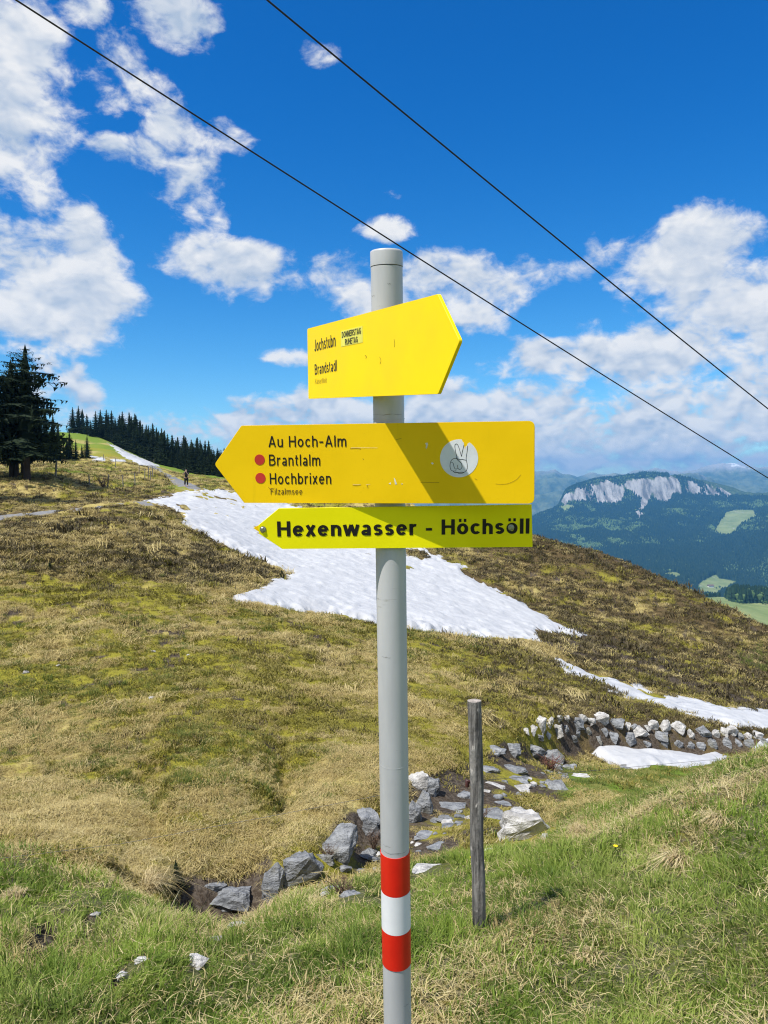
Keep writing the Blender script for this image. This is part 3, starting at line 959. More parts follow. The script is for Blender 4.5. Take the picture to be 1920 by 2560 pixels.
def fillet(pts, rads, n=6):
    out = []
    N_ = len(pts)
    for i in range(N_):
        p, a, b = pts[i], pts[i - 1], pts[(i + 1) % N_]
        r = rads[i] if hasattr(rads, '__len__') else rads
        if r <= 0:
            out.append(p)
            continue
        da, db = (a - p).normalized(), (b - p).normalized()
        ang = math.acos(max(-1, min(1, da.dot(db))))
        d = min(r / math.tan(ang / 2), (a - p).length * .45, (b - p).length * .45)
        s, e = p + da * d, p + db * d
        for k in range(n + 1):
            f = k / n
            out.append(s * (1 - f) ** 2 + p * 2 * f * (1 - f) + e * f * f)
    return out


def slab(name, outline, z0, z1, mat, parent, bevel=0.0):
    """extruded outline (2D, any order) in the local frame, front at z1"""
    ar = sum(outline[i - 1].x * outline[i].y - outline[i].x * outline[i - 1].y for i in range(len(outline)))
    if ar < 0:
        outline = outline[::-1]
    n = len(outline)
    c = sum(outline, Vector((0, 0))) / n
    vs, fs = [], []
    rings = [(z0, 0.0), (z1 - bevel, 0.0), (z1, bevel)] if bevel else [(z0, 0.0), (z1, 0.0)]
    for z, ins in rings:
        for p in outline:
            q = p + (c - p).normalized() * ins
            vs.append((q.x, q.y, z))
    for k in range(len(rings) - 1):
        for i in range(n):
            j = (i + 1) % n
            fs.append((k * n + i, k * n + j, (k + 1) * n + j, (k + 1) * n + i))
    fs.append(tuple(range(n - 1, -1, -1)))
    fs.append(tuple((len(rings) - 1) * n + i for i in range(n)))
    return mesh_obj(name, vs, fs, mat, parent)


def arc(cx, cy, rx, ry, a0, a1, n=14):
    return [(cx + rx * math.cos(R(a0 + (a1 - a0) * i / n)), cy + ry * math.sin(R(a0 + (a1 - a0) * i / n))) for i in range(n + 1)]


def glyph(ch, t):
    """stroke skeleton of a plain sans letter, cap height 1: polylines, right edge"""
    h = t / 2
    X, xh = h, 0.73                       # left stem, x-height
    T, xt = 1 - h, xh - h                 # top centre lines
    m = xh / 2
    w, W_ = 0.50, 0.64                    # lower case and capital widths
    r = w - h
    if ch == 'H': return [[(X, 0), (X, 1)], [(W_ - h, 0), (W_ - h, 1)], [(X, .52), (W_ - h, .52)]], W_
    if ch == 'A': return [[(h * .9, 0), (W_ / 2 + .02, 1)], [(W_ + .04 - h * .9, 0), (W_ / 2 + .02, 1)], [(.15, .30), (W_ - .11, .30)]], W_ + .04
    if ch == 'B': return [[(X, 0), (X, 1)], [(X, T), (.32, T)] + arc(.32, (T + .53) / 2, .24 - h * .4, (T - .53) / 2, 90, -90) + [(X, .53)],
                          [(X, .53), (.34, .53)] + arc(.34, (.53 + h) / 2, .27 - h * .4, (.53 - h) / 2, 90, -90) + [(X, h)]], W_
    if ch == 'F': return [[(X, 0), (X, 1)], [(X, T), (.54, T)], [(X, .5), (.48, .5)]], .55
    if ch == 'E': return [[(X, 0), (X, 1)], [(X, T), (.56, T)], [(X, .52), (.52, .52)], [(X, h), (.57, h)]], .58
    if ch == 'J': return [[(.42 - h, 1), (.42 - h, .26)] + arc(.21, .26, .21 - h, .26 - h, 0, -165)], .42
    if ch == 'K': return [[(X, 0), (X, 1)], [(.60, 1), (X, .36)], [(.24, .56), (.63, 0)]], .63
    if ch == 'W': return [[(h * .6, 1), (.23, 0)], [(.23, 0), (.45, 1)], [(.45, 1), (.67, 0)], [(.67, 0), (.90 - h * .6, 1)]], .90
    if ch == 'D': return [[(X, 0), (X, 1)], [(X, T), (.26, T)] + arc(.26, .5, .38 - h, .5 - h, 90, -90) + [(X, h)]], .64
    if ch == 'O': return [arc(.34, .5, .34 - h, .5 - h, 0, 360, 28)], .68
    if ch == 'N': return [[(X, 0), (X, 1)], [(X, 1), (W_ - h, 0)], [(W_ - h, 0), (W_ - h, 1)]], W_
    if ch == 'R': return [[(X, 0), (X, 1)], [(X, T), (.36, T)] + arc(.36, (T + .5) / 2, .26 - h * .6, (T - .5) / 2, 90, -90) + [(X, .5)], [(.34, .5), (.60, 0)]], .62
    if ch == 'S': return [arc(.29, (T + .5) / 2 + .01, .27 - h, (T - .5) / 2, 20, 270) + arc(.29, (.5 + h) / 2, .28 - h, (.5 - h) / 2, 90, -160)], .58
    if ch == 'T': return [[(0, T), (.58, T)], [(.29, 0), (.29, 1)]], .58
    if ch == 'G': return [arc(.34, .5, .34 - h, .5 - h, 40, 330, 24) + [(.66 - h, .20), (.66 - h, .44)], [(.36, .44), (.66, .44)]], .68
    if ch == 'U': return [[(X, 1), (X, .30)] + arc(W_ / 2, .30, W_ / 2 - h, .30 - h, 180, 360) + [(W_ - h, 1)]], W_
    if ch in 'oö':
        g_ = [arc(.27, m, .27 - h, m - h, 0, 360, 26)]
        if ch == 'ö':
            d = max(t * .55, .06)
            g_ += [[(.15 - d / 1.6, .92), (.15 + d / 1.6, .92)], [(.39 - d / 1.6, .92), (.39 + d / 1.6, .92)]]
        return g_, .54
    if ch == 'c': return [arc(.26, m, .26 - h, m - h, 42, 318, 22)], .47
    if ch == 'e': return [[(h, m + .01), (.53 - h, m + .01)], arc(.265, m, .265 - h, m - h, 2, 320, 24)], .53
    if ch == 'a': return [arc(.24, xt - .17, .22 - h, .17, 150, 0) + [(.46 - h, 0)], arc(.23, .20, .23 - h, .20 - h, 20, 360, 22)], .48
    if ch == 'd': return [[(w - h, 0), (w - h, 1)], arc(.26, m, .26 - h, m - h, 0, 360, 24)], w
    if ch == 'b': return [[(X, 0), (X, 1)], arc(.25, m, .26 - h, m - h, 0, 360, 24)], w
    if ch in 'hn': return [[(X, 0), (X, 1 if ch == 'h' else xh)], [(X, xt - .2)] + arc((X + r) / 2, xt - .2, (r - X) / 2, .2, 180, 0) + [(r, 0)]], w
    if ch == 'm':
        q = .37
        return [[(X, 0), (X, xh)], [(X, xt - .17)] + arc(X + q / 2, xt - .17, q / 2 - h * .5, .17, 180, 0) + [(X + q - h * .5, 0)],
                [(X + q - h * .5, xt - .17)] + arc(X + q * 1.5 - h * .5, xt - .17, q / 2 - h * .5, .17, 180, 0) + [(X + 2 * q - h, 0)]], 2 * q + h * .6
    if ch == 'u': return [[(X, xh), (X, .24)] + arc((X + r) / 2, .22, (r - X) / 2, .22 - h, 180, 360), [(r, 0), (r, xh)]], w
    if ch == 'r': return [[(X, 0), (X, xh)], [(X, xt - .22)] + arc(.30, xt - .22, .30 - h, .22, 180, 80)], .34
    if ch == 'i': return [[(X, 0), (X, xh)], [(X, .87), (X, 1)]], t
    if ch == 'l': return [[(X, 0), (X, 1)]], t
    if ch == 't': return [[(.13, .93), (.13, .18)] + arc(.27, .18, .14, .18 - h, 180, 275), [(0, xt), (.30, xt)]], .31
    if ch == 's': return [arc(.22, xt - (xt - m) / 2, .21 - h, (xt - m) / 2, 25, 262) + arc(.22, (m + h) / 2, .22 - h, (m - h) / 2, 88, -158)], .44
    if ch == 'x': return [[(h * .7, 0), (.46 - h * .7, xh)], [(h * .7, xh), (.46 - h * .7, 0)]], .46
    if ch == 'z': return [[(0, xt), (.42, xt)], [(.40 - h * .3, xt), (h * .8, h)], [(0, h), (.43, h)]], .43
    if ch == 'w': return [[(h * .6, xh), (.20, 0)], [(.20, 0), (.375, xh)], [(.375, xh), (.55, 0)], [(.55, 0), (.75 - h * .6, xh)]], .75
    if ch == '–': return [[(0, .42), (.36, .42)]], .36
    if ch == '-': return [[(0, .36), (.30, .36)]], .30
    return [], .24


def lettering(plane, parent, text, LL, LR, UL, mat, t=0.12, gap=0.14, z=0.0026, name='lettering', label=None):
    """flat lettering whose baseline runs LL-LR and whose capitals reach UL (photo pixels on the plate)"""
    a, b, c = plane.loc(*LL), plane.loc(*LR), plane.loc(*UL)
    ex = (b - a).normalized()
    hgt = (c - a).length
    up = Vector((-ex.y, ex.x))
    pls, x = [], 0.0
    for ch in text:
        g_, w_ = glyph(ch, t)
        pls += [(ch, [(px_ + x, py_) for px_, py_ in pl_]) for pl_ in g_]
        x += w_ + gap
    x -= gap
    sx = (b - a).length / x
    V_, F_ = [], []
    lay = 0
    for ch, pl_ in pls:
        lay += 1
        zz = z + (lay % 3) * 0.00005
        P_ = [Vector(q) for q in pl_]
        tt = t * (1.15 if ch == 'ö' and len(pl_) == 2 else 1.0)
        n = len(P_)
        closed = (P_[0] - P_[-1]).length < 1e-6
        k = len(V_)
        for i in range(n):
            if closed:
                d0, d1 = P_[i] - P_[(i - 1) % (n - 1)], P_[(i + 1) % (n - 1)] - P_[i]
                if i == n - 1:
                    d0, d1 = P_[n - 1] - P_[n - 2], P_[1] - P_[0]
                if i == 0:
                    d0 = P_[0] - P_[n - 2]
            else:
                d0, d1 = P_[i] - P_[max(i - 1, 0)], P_[min(i + 1, n - 1)] - P_[i]
            d0 = d0.normalized() if d0.length > 1e-9 else d1.normalized()
            d1 = d1.normalized() if d1.length > 1e-9 else d0
            tn = (d0 + d1).normalized() if (d0 + d1).length > 1e-6 else d0
            nn = Vector((-tn.y, tn.x))
            co_ = max(0.45, nn.dot(Vector((-d0.y, d0.x))))
            nn = nn * (tt / 2 / co_)
            for q in (P_[i] + nn, P_[i] - nn):
                w2_ = a + ex * (q.x * sx) + up * (q.y * hgt)
                V_.append((w2_.x, w2_.y, zz))
        for i in range(n - 1):
            F_.append((k + 2 * i, k + 2 * i + 1, k + 2 * i + 3, k + 2 * i + 2))
    o = mesh_obj(name, V_, F_, mat, parent)
    o['kind'] = 'stuff'
    if label:
        o['label'] = label
    return o


def ribbon(name, plane, polylines, width, mat, parent, z):
    """thin drawn lines on a plate"""
    vs, fs = [], []
    for pl in polylines:
        p = [plane.loc(*q) for q in pl]
        # smooth the polyline once or twice
        for _ in range(2):
            q = [p[0]]
            for i in range(len(p) - 1):
                q += [p[i] * .75 + p[i + 1] * .25, p[i] * .25 + p[i + 1] * .75]
            q.append(p[-1])
            p = q
        b = len(vs)
        for i in range(len(p)):
            tn = (p[min(i + 1, len(p) - 1)] - p[max(i - 1, 0)])
            tn = tn.normalized() if tn.length > 1e-9 else Vector((1, 0))
            nn = Vector((-tn.y, tn.x)) * width / 2
            vs += [(p[i].x + nn.x, p[i].y + nn.y, z), (p[i].x - nn.x, p[i].y - nn.y, z)]
        for i in range(len(p) - 1):
            fs.append((b + 2 * i, b + 2 * i + 1, b + 2 * i + 3, b + 2 * i + 2))
    return mesh_obj(name, vs, fs, mat, parent)


def marks(name, plane, polylines, width, mat, parent, z):
    for pl_ in polylines:
        ribbon(name, plane, [pl_], width, mat, parent, z)


def sign_paint(name, color, rough, dirt):
    m, t = new_mat(name)
    co = t.n('ShaderNodeTexCoord').outputs['Object']
    big = t.noise(co, 6.0, 4, 0.6)
    fine = t.noise(co, 70.0, 5, 0.7)
    scr = t.noise(t.vec('MULTIPLY', co, (8, 140, 1)), 2.2, 3, 0.6)
    c = t.mixc(t.smooth(big, 0.3, 0.7), tuple(x * 0.95 for x in color), tuple(min(1, x * 1.03) for x in color))
    c = t.mixc(t.smooth(t.math('MULTIPLY', fine, big), 0.40, 0.52, 0, dirt), c, tuple(x * 0.55 for x in color))
    c = t.mixc(t.smooth(scr, 0.70, 0.76, 0, dirt * 0.7), c, tuple(min(1, x * 0.8 + 0.12) for x in color))
    run = t.noise(t.vec('MULTIPLY', co, (60, 4, 1)), 1.0, 4, 0.65)
    c = t.mixc(t.smooth(run, 0.58, 0.75, 0, dirt * 0.9), c, tuple(x * 0.78 for x in color))
    return finish(m, t, c, t.smooth(big, 0.2, 0.8, rough - 0.06, rough + 0.12), fine, 0.0006, 0.3, spec=0.16)


m_sign1 = sign_paint('sign_yellow_bright', (0.96, 0.68, 0.004), 0.42, 0.12)
m_sign2 = sign_paint('sign_yellow_old', (0.86, 0.56, 0.003), 0.45, 0.30)
m_sign3 = sign_paint('sign_yellow_green', (0.88, 0.80, 0.004), 0.40, 0.15)
m_black = simple('letter_black', (0.012, 0.010, 0.010), 0.45, 0.1)
m_faded = simple('letter_faded', (0.30, 0.20, 0.01), 0.5, 0.3, 60)
m_brown = simple('letter_brown', (0.085, 0.045, 0.012), 0.5, 0.3, 60)
m_red_dot = simple('dot_red', (0.50, 0.035, 0.025), 0.5, 0.1)
m_label = simple('label_yellow', (0.78, 0.72, 0.10), 0.4, 0.08)
m_white = simple('sticker_white', (0.66, 0.69, 0.74), 0.5, 0.06, 30)
m_chip = simple('bare_metal_chip', (0.72, 0.70, 0.62), 0.5, 0.2, 60)
m_steel = simple('bolt_steel', (0.35, 0.36, 0.35), 0.35, 0.25, 300, metal=0.8)
m_dirt = simple('scuff_brown', (0.30, 0.18, 0.01), 0.8, 0.3, 90)
m_band_red = simple('band_red', (0.62, 0.018, 0.008), 0.40, 0.08, 12)
m_band_white = simple('band_white', (0.72, 0.73, 0.76), 0.42, 0.05, 12)

m_pole, t = new_mat('pole_grey')
co = t.n('ShaderNodeTexCoord').outputs['Object']
big = t.noise(t.vec('MULTIPLY', co, (14, 14, 2.0)), 1.0, 5, 0.6)
scr = t.noise(t.vec('MULTIPLY', co, (6, 6, 60)), 1.5, 4, 0.7)
c = t.mixc(t.smooth(big, 0.3, 0.7), (0.40, 0.405, 0.42), (0.49, 0.495, 0.51))
c = t.mixc(t.smooth(t.math('MULTIPLY', scr, big), 0.38, 0.48, 0, 0.6), c, (0.20, 0.19, 0.165))
finish(m_pole, t, c, 0.42, scr, 0.0004, 0.3, metal=0.0, spec=0.45)

# pole axis: it leans a few degrees towards the reader
PR = 0.030


def pole_at(v):
    """axis point of the pole where it shows at pixel row v"""
    yc = (CY - v) / FPX
    Z = 1.455 / (1 + 0.14 * yc)
    u = 966 + (v - 628) / (2560 - 628) * 28
    return at(u, v, Z)


top, low_ = pole_at(628), pole_at(2500)
AX = (top - low_).normalized()
gz = float(ground_z(low_.x, low_.y))
foot = low_ - AX * ((low_.z - gz) / AX.z + 0.25)
foot_ground = low_ - AX * ((low_.z - gz) / AX.z)
post = empty('signpost', foot_ground)
tag(post, 'grey hiking signpost with three yellow arrow boards and red white red bands', 'signpost')
PM = Matrix.Translation(-foot_ground)


def cyl_part(name, a, b, rad, mat, seg=40, parent=post, cap_round=0.0):
    pts, rds = [a], [rad]
    if cap_round:
        d = (b - a).normalized()
        pts += [b - d * cap_round, b - d * cap_round * .3, b]
        rds += [rad, rad * 0.985, rad * 0.93]
    else:
        pts.append(b)
        rds.append(rad)
    vs, fs = tube(pts, rds, seg)
    o = mesh_obj(name, [v - foot_ground for v in vs], fs, mat, parent, smooth=False)
    me = o.data
    for p in me.polygons:
        p.use_smooth = len(p.vertices) == 4
    return o


pole = cyl_part('pole', foot, top - AX * 0.03, PR, m_pole)
cap = cyl_part('pole_cap', top - AX * 0.0285, top, PR + 0.0006, m_pole, cap_round=0.004)
for (va, vb, mt, nm) in ((2125, 2221, m_band_red, 'red_band'), (2221, 2315, m_band_white, 'white_band'), (2315, 2403, m_band_red, 'red_band')):
    cyl_part(nm, pole_at(vb - 0.6), pole_at(va + 0.6), PR + 0.0011, mt)
for vv_, rr_ in ((1046, 0.0008), (1905, 0.0002)):
    cyl_part('joint_ring', pole_at(vv_ + 2), pole_at(vv_), PR + rr_, m_pole)


def board(name, plane, outline_px, rads, mat, thick=0.003, bevel=0.0006, label=None):
    root = bpy.data.objects.new(name, None)
    out = fillet([plane.loc(*p) for p in outline_px], rads)
    o = slab(name, out, -0.0005 - thick, 0.002, mat, post, bevel)
    bpy.data.objects.remove(root)
    o.matrix_local = PM @ plane.matrix()
    if label:
        o['label'] = label
    return o


def clamp_for(plane, v, h, parent):
    """flat bracket and collar that hold a board on the pole"""
    a = pole_at(v)
    c0, c1 = a - AX * h / 2, a + AX * h / 2
    o = cyl_part('clamp', c0, c1, PR + 0.003, m_pole)
    q = (a - plane.p0)
    dist = -q.dot(plane.n)
    base = a + plane.n * (PR * 0.8)
    ln = dist - PR * 0.8 - 0.0045
    if ln > 0.002:
        w = 0.02
        vs = []
        for dn in (0, ln):
            for du, dr in ((-h / 2, -w), (-h / 2, w), (h / 2, w), (h / 2, -w)):
                vs.append(base + plane.n * dn + plane.U * du + plane.R * dr - foot_ground)
        mesh_obj('bracket', vs, [(0, 1, 2, 3), (4, 7, 6, 5), (0, 4, 5, 1), (1, 5, 6, 2), (2, 6, 7, 3), (3, 7, 4, 0)], m_pole, post)


# --- upper board, pointing right and turned towards the sun
def inv_depth(c, f):
    return 1.0 / (c * (1 + 0.4286 * f))


C1 = 0.609
pl = at(770, 910, inv_depth(C1, 0))
pr = at(1098, 860, inv_depth(C1, 1))
Rv = (pr - pl).normalized()
Uv_ = AX - Rv * AX.dot(Rv)
S1 = Plane(pl, Rv, Uv_)
b1 = board('sign_board', S1, [(770, 822), (1097, 735), (1152, 852), (1098, 985), (773, 997)], [0.006, 0.006, 0.006, 0.006, 0.004], m_sign1,
           label='bright yellow arrow board pointing right, lettered Jochstubn and Brandstadl')
lettering(S1, b1, 'Jochstubn', (789, 879), (842, 865.5), (790, 850), m_black, 0.13, 0.16)
lettering(S1, b1, 'Brandstadl', (790, 937), (845, 927), (790, 911), m_black, 0.13, 0.16)
lettering(S1, b1, 'KaiserWelt', (791, 960), (820, 957), (791, 947), m_faded, 0.08, 0.16)
st = slab('sticker', [S1.loc(*p) for p in ((855, 828), (909, 815), (910, 856), (855.5, 867))], 0.0021, 0.0025, m_label, b1)
lettering(S1, b1, 'DONNERSTAG', (858, 845), (906, 834.5), (858, 830), m_black, 0.17, 0.12, z=0.0029)
lettering(S1, b1, 'RUHETAG', (866, 863), (898, 856), (866, 848), m_black, 0.17, 0.12, z=0.0029)
marks('scuff', S1, [[(988, 848), (990, 858), (989, 868)], [(952, 892), (956, 902), (953, 910)], [(915, 888), (920, 892), (917, 896)]], 0.0014, m_dirt, b1, 0.0024)

# --- middle board, pointing left
pl = at(603, 1160, 1.437)
pr = at(1337, 1157, 1.352)
Rv = (pr - pl).normalized()
S2 = Plane(pl, Rv, AX - Rv * AX.dot(Rv))
b2 = board('sign_board', S2, [(604, 1064), (1337, 1052), (1336, 1259), (611, 1257), (537, 1161)], [0.004, 0.012, 0.012, 0.004, 0.008], m_sign2,
           label='long yellow arrow board pointing left with red dots and a round white sticker')
lettering(S2, b2, 'Au Hoch–Alm', (672.5, 1117.7), (866, 1116.3), (673, 1090), m_black, 0.125, 0.16)
lettering(S2, b2, 'Brantlalm', (674, 1164), (801, 1164), (674, 1136), m_black, 0.125, 0.16)
lettering(S2, b2, 'Hochbrixen', (676, 1210), (829, 1209.5), (676, 1182.5), m_black, 0.125, 0.16)
lettering(S2, b2, 'Filzalmsee', (678, 1236), (757, 1236), (678, 1220.5), m_brown, 0.10, 0.17)
for cu_, cv_ in ((650, 1149), (652, 1195)):
    cc = S2.loc(cu_, cv_)
    rad = (S2.loc(cu_ + 12.7, cv_) - cc).length
    slab('red_dot', [cc + Vector((math.cos(a_), math.sin(a_))) * rad for a_ in np.linspace(0, 2 * math.pi, 33)[:-1]], 0.0021, 0.0026, m_red_dot, b2)


def z3(pts):
    return [(940 + a / 4.046, 1040 + b / 4.046) for a, b in pts]


cc = S2.loc(1147.6, 1145.8)
rad = (S2.loc(1195.3, 1145.8) - cc).length
disc = []
for a_ in np.linspace(R(62), R(62) + 2 * math.pi, 64)[:-1]:
    disc.append(cc + Vector((math.cos(a_), math.sin(a_))) * rad)
notch = [S2.loc(*p) for p in z3([(868, 238), (878, 262), (888, 268), (892, 300), (902, 340), (908, 305), (922, 300), (926, 282), (945, 268)])]
disc = [p for p in disc if not (S2.loc(*z3([(868, 238)])[0]).x < p.x < S2.loc(*z3([(945, 268)])[0]).x and p.y > cc.y)]
# put the torn notch where the gap in the rim is
ang = [(math.atan2((p - cc).y, (p - cc).x) - R(62)) % (2 * math.pi) for p in disc]
disc = [p for _, p in sorted(zip(ang, disc), key=lambda q: q[0])]
gap = max(range(len(disc)), key=lambda i: (disc[i] - disc[i - 1]).length)
disc = disc[gap:] + disc[:gap]
disc = disc + (notch[::-1] if (disc[-1] - notch[-1]).length < (disc[-1] - notch[0]).length else notch)
sticker = slab('sticker', disc, 0.0021, 0.0024, m_white, b2)
sticker['label'] = 'round white sticker with a line drawing of a hand making a V sign'
HAND = [z3(p) for p in (
    [(822, 428), (808, 370), (797, 310), (800, 286), (815, 279), (830, 292), (845, 335), (865, 408)],
    [(865, 408), (876, 350), (890, 292)],
    [(928, 300), (924, 350), (913, 410), (912, 442), (925, 490), (922, 545), (893, 570), (860, 566)],
    [(822, 428), (790, 427), (760, 445), (747, 500), (756, 545), (782, 558), (812, 552)],
    [(812, 420), (832, 440), (870, 436), (912, 446)],
    [(812, 422), (832, 452), (868, 476), (873, 520), (850, 543), (829, 532), (826, 495)],
    [(764, 468), (784, 474), (790, 520), (808, 540), (826, 528)],
    [(782, 558), (800, 576), (822, 568), (840, 583), (870, 580), (893, 568)],
    [(800, 565), (840, 572), (880, 566)])]
dr = ribbon('drawing', S2, HAND, 0.00085, m_black, b2, 0.0027)
dr['kind'] = 'stuff'
# chipped and scuffed paint
CH = [z3([(497, 275), (520, 268), (528, 285), (515, 330), (503, 322), (508, 295)]), z3([(556, 476), (570, 468), (586, 478), (572, 490)]),
      z3([(130, 685), (150, 668), (152, 690)]), z3([(182, 625), (192, 630), (215, 690), (195, 692)]), z3([(255, 682), (275, 684), (262, 692)])]
for c_ in CH:
    slab('paint_chip', [S2.loc(*p) for p in c_], 0.0021, 0.0023, m_chip, b2)
marks('scratch', S2, [z3([(450, 668), (560, 671), (640, 672)]), z3([(1210, 685), (1280, 692), (1350, 680), (1420, 645), (1465, 592)]), z3([(200, 240), (260, 225)]),
                       z3([(1000, 632), (1025, 645)])], 0.0006, m_dirt, b2, 0.0024)


def z2(pts):
    return [(520 + a / 3.77, 1040 + b / 3.77) for a, b in pts]


marks('scuff', S2, [z2([(572, 668), (590, 690), (615, 705)]), z2([(1365, 650), (1400, 655), (1440, 648)]), z2([(1505, 650), (1510, 680)]), z2([(1340, 305), (1430, 303), (1442, 312)]),
                     z2([(1460, 400), (1470, 410)])], 0.0009, m_dirt, b2, 0.00245)
marks('scratch', S2, [z2([(1368, 645), (1440, 643)]), z2([(1490, 648), (1530, 642)]), z2([(1350, 298), (1600, 300)])], 0.0004, m_chip, b2, 0.0025)

# --- lower narrow board
pl = at(700, 1318, 1.424)
pr = at(1330, 1316, 1.424)
Rv = (pr - pl).normalized()
S3 = Plane(pl, Rv, AX - Rv * AX.dot(Rv))
b3 = board('sign_board', S3, [(697, 1271), (1329, 1261), (1331, 1367), (706, 1372), (648, 1334), (646, 1313)], 0.0006, m_sign3, thick=0.0025,
           label='narrow yellow green arrow board pointing left, lettered Hexenwasser - Höchsöll in bold')
lettering(S3, b3, 'Hexenwasser - Höchsöll', (694, 1341), (1322.6, 1333.5), (694.5, 1303), m_black, 0.175, 0.11)
tip = slab('board_tip', [S3.loc(*p) for p in ((652, 1311), (632, 1321), (652, 1334))], -0.009, -0.004, m_sign2, b3)
for (cu_, cv_) in ((658, 1323), (1277, 1318)):
    cc = S3.loc(cu_, cv_)
    bolt = slab('bolt', [cc + Vector((math.cos(a_), math.sin(a_))) * 0.0046 for a_ in np.linspace(0, 2 * math.pi, 13)[:-1]], 0.002, 0.0055, m_steel, b3, 0.0012)
    slab('washer', [cc + Vector((math.cos(a_), math.sin(a_))) * 0.0062 for a_ in np.linspace(0, 2 * math.pi, 17)[:-1]], 0.0021, 0.003, m_steel, b3)
# scuffs where ropes and straps rubbed the pole
m_rub = simple('rub_mark', (0.20, 0.195, 0.18), 0.7, 0.4, 200)


def rub(v, a0, a1, wid):
    c_ = pole_at(v)
    ex_ = Vector((1, 0, 0)) - AX * AX.x
    ex_.normalize()
    ey_ = AX.cross(ex_)                               # away from the reader is +ey
    vs_, fs_ = [], []
    n_ = 9
    for i_ in range(n_):
        an_ = R(a0 + (a1 - a0) * i_ / (n_ - 1))
        d_ = ex_ * math.sin(an_) - ey_ * math.cos(an_)
        w_ = wid * math.sin(math.pi * (i_ + .3) / (n_ - .4)) * (0.6 + 0.4 * math.sin(i_ * 2.3 + v))
        for s_ in (-1, 1):
            vs_.append(c_ + d_ * (PR + 0.0004) + AX * (s_ * w_ + 0.001 * math.sin(i_ * 1.7)) - foot_ground)
    for i_ in range(n_ - 1):
        fs_.append((2 * i_, 2 * i_ + 1, 2 * i_ + 3, 2 * i_ + 2))
    mesh_obj('rub_mark', vs_, fs_, m_rub, post)


for q_ in ((2098, -55, -15, .0006), (2114, -65, 55, .0009), (1632, -45, -5, .0006), (2492, 25, 55, .0007), (716, 0, 16, .0008), (742, -75, -45, .0005), (1036, -70, 65, .0007)):
    rub(*q_)
clamp_for(S1, 880, 0.06, post)
clamp_for(S2, 1160, 0.07, post)
clamp_for(S3, 1318, 0.035, post)

# ================================================================ fence post and wire in front
m_wood, t = new_mat('weathered_wood')
co = t.n('ShaderNodeTexCoord').outputs['Object']
gr = t.noise(t.vec('MULTIPLY', co, (38, 38, 3.0)), 1.0, 6, 0.7)
kn = t.noise(t.vec('MULTIPLY', co, (30, 30, 14)), 1.0, 4, 0.6)
bg = t.noise(t.vec('MULTIPLY', co, (5, 5, 1.2)), 1.0, 3, 0.5)
c = t.mixc(t.smooth(gr, 0.35, 0.65), (0.06, 0.057, 0.054), (0.27, 0.255, 0.235))
c = t.mixc(t.smooth(kn, 0.60, 0.72), c, (0.46, 0.43, 0.39))
c = t.mixc(t.smooth(bg, 0.45, 0.7, 0, 0.6), c, (0.13, 0.125, 0.12))
finish(m_wood, t, c, 0.9, t.math('ADD', gr, kn), 0.012, 1.0, spec=0.1)
m_wood_end = simple('wood_end', (0.34, 0.30, 0.26), 0.9, 0.35, 60, 0.01)


def stake(name, base, top_, r0, r1, seg=12, seed=0, wob=0.05):
    rd = random.Random(seed)
    e = empty(name, base)
    n = 9
    pts = []
    d = Vector(top_) - Vector(base)
    for i in range(n):
        f = i / (n - 1)
        pts.append(d * (f * 1.0) + Vector((rd.uniform(-1, 1), rd.uniform(-1, 1), 0)) * r0 * 0.12)
    pts[0] = pts[0] - d.normalized() * 0.25
    vs, fs = tube(pts, [r0 + (r1 - r0) * i / (n - 1) for i in range(n)], seg, caps=False)
    ph = [rd.uniform(1 - wob, 1 + wob) for _ in range(seg)]
    vs2 = []
    for i in range(n):
        for k in range(seg):
            p = pts[i] + (vs[i * seg + k] - pts[i]) * ph[k] * rd.uniform(1 - wob * .5, 1 + wob * .5)
            vs2.append(p)
    fs.append(tuple(range(seg - 1, -1, -1)))
    o = mesh_obj('shaft', vs2, fs, m_wood, e, smooth=True)
    tv = [vs2[(n - 1) * seg + k] for k in range(seg)] + [pts[-1] + d.normalized() * r1 * 0.18]
    mesh_obj('cut_end', tv, [(k, (k + 1) % seg, seg) for k in range(seg)], m_wood_end, e)
    return e


pb = hit(1199, 2335)
zdep = (pb - CAMP).dot(FWD)
ptop = at(1185, 1752, zdep - 0.06)
wpost = stake('fence_post', pb, ptop, 16.5 / FPX * zdep, 17.0 / FPX * zdep, 18, 3)
tag(wpost, 'tall weathered grey wooden fence post standing right of the signpost', 'fence post')
print('POST', pb, zdep, (ptop - pb).length)
m_ins = simple('insulator_dark', (0.05, 0.018, 0.016), 0.4, 0.2)
ip = at(1168, 1956, zdep - 0.03)
vs, fs = tube([Vector((0.05, 0.02, 0)), Vector((0.015, 0.0, 0)), Vector((0.0, 0, 0.012)), Vector((0, 0, -0.022))], [0.006, 0.008, 0.012, 0.010], 8)
o = mesh_obj('insulator', vs, fs, m_ins, wpost, True)
o.location = ip - pb
m_wire = simple('fence_wire', (0.16, 0.15, 0.14), 0.5, 0.2, 40, metal=0.6)
wp = [(-420, 2215, 4.9), (-150, 2172, 4.85), (0, 2146, 4.8), (300, 2110, 4.72), (700, 2036, 4.6), (940, 1990, 4.5), (1168, 1955, zdep - 0.03), (1500, 1925, 5.2),
      (1750, 1902, 6.0), (1920, 1888, 6.6), (2200, 1868, 8.0)]
vs, fs = tube([at(*p) for p in wp], 0.0012, 5)
fw = mesh_obj('fence_wire', vs, fs, m_wire)
tag(fw, 'thin fence wire running past the wooden post across the gully', 'wire')

# ================================================================ overhead ropes
m_cable = simple('steel_rope', (0.018, 0.018, 0.02), 0.6, 0.3, 30)


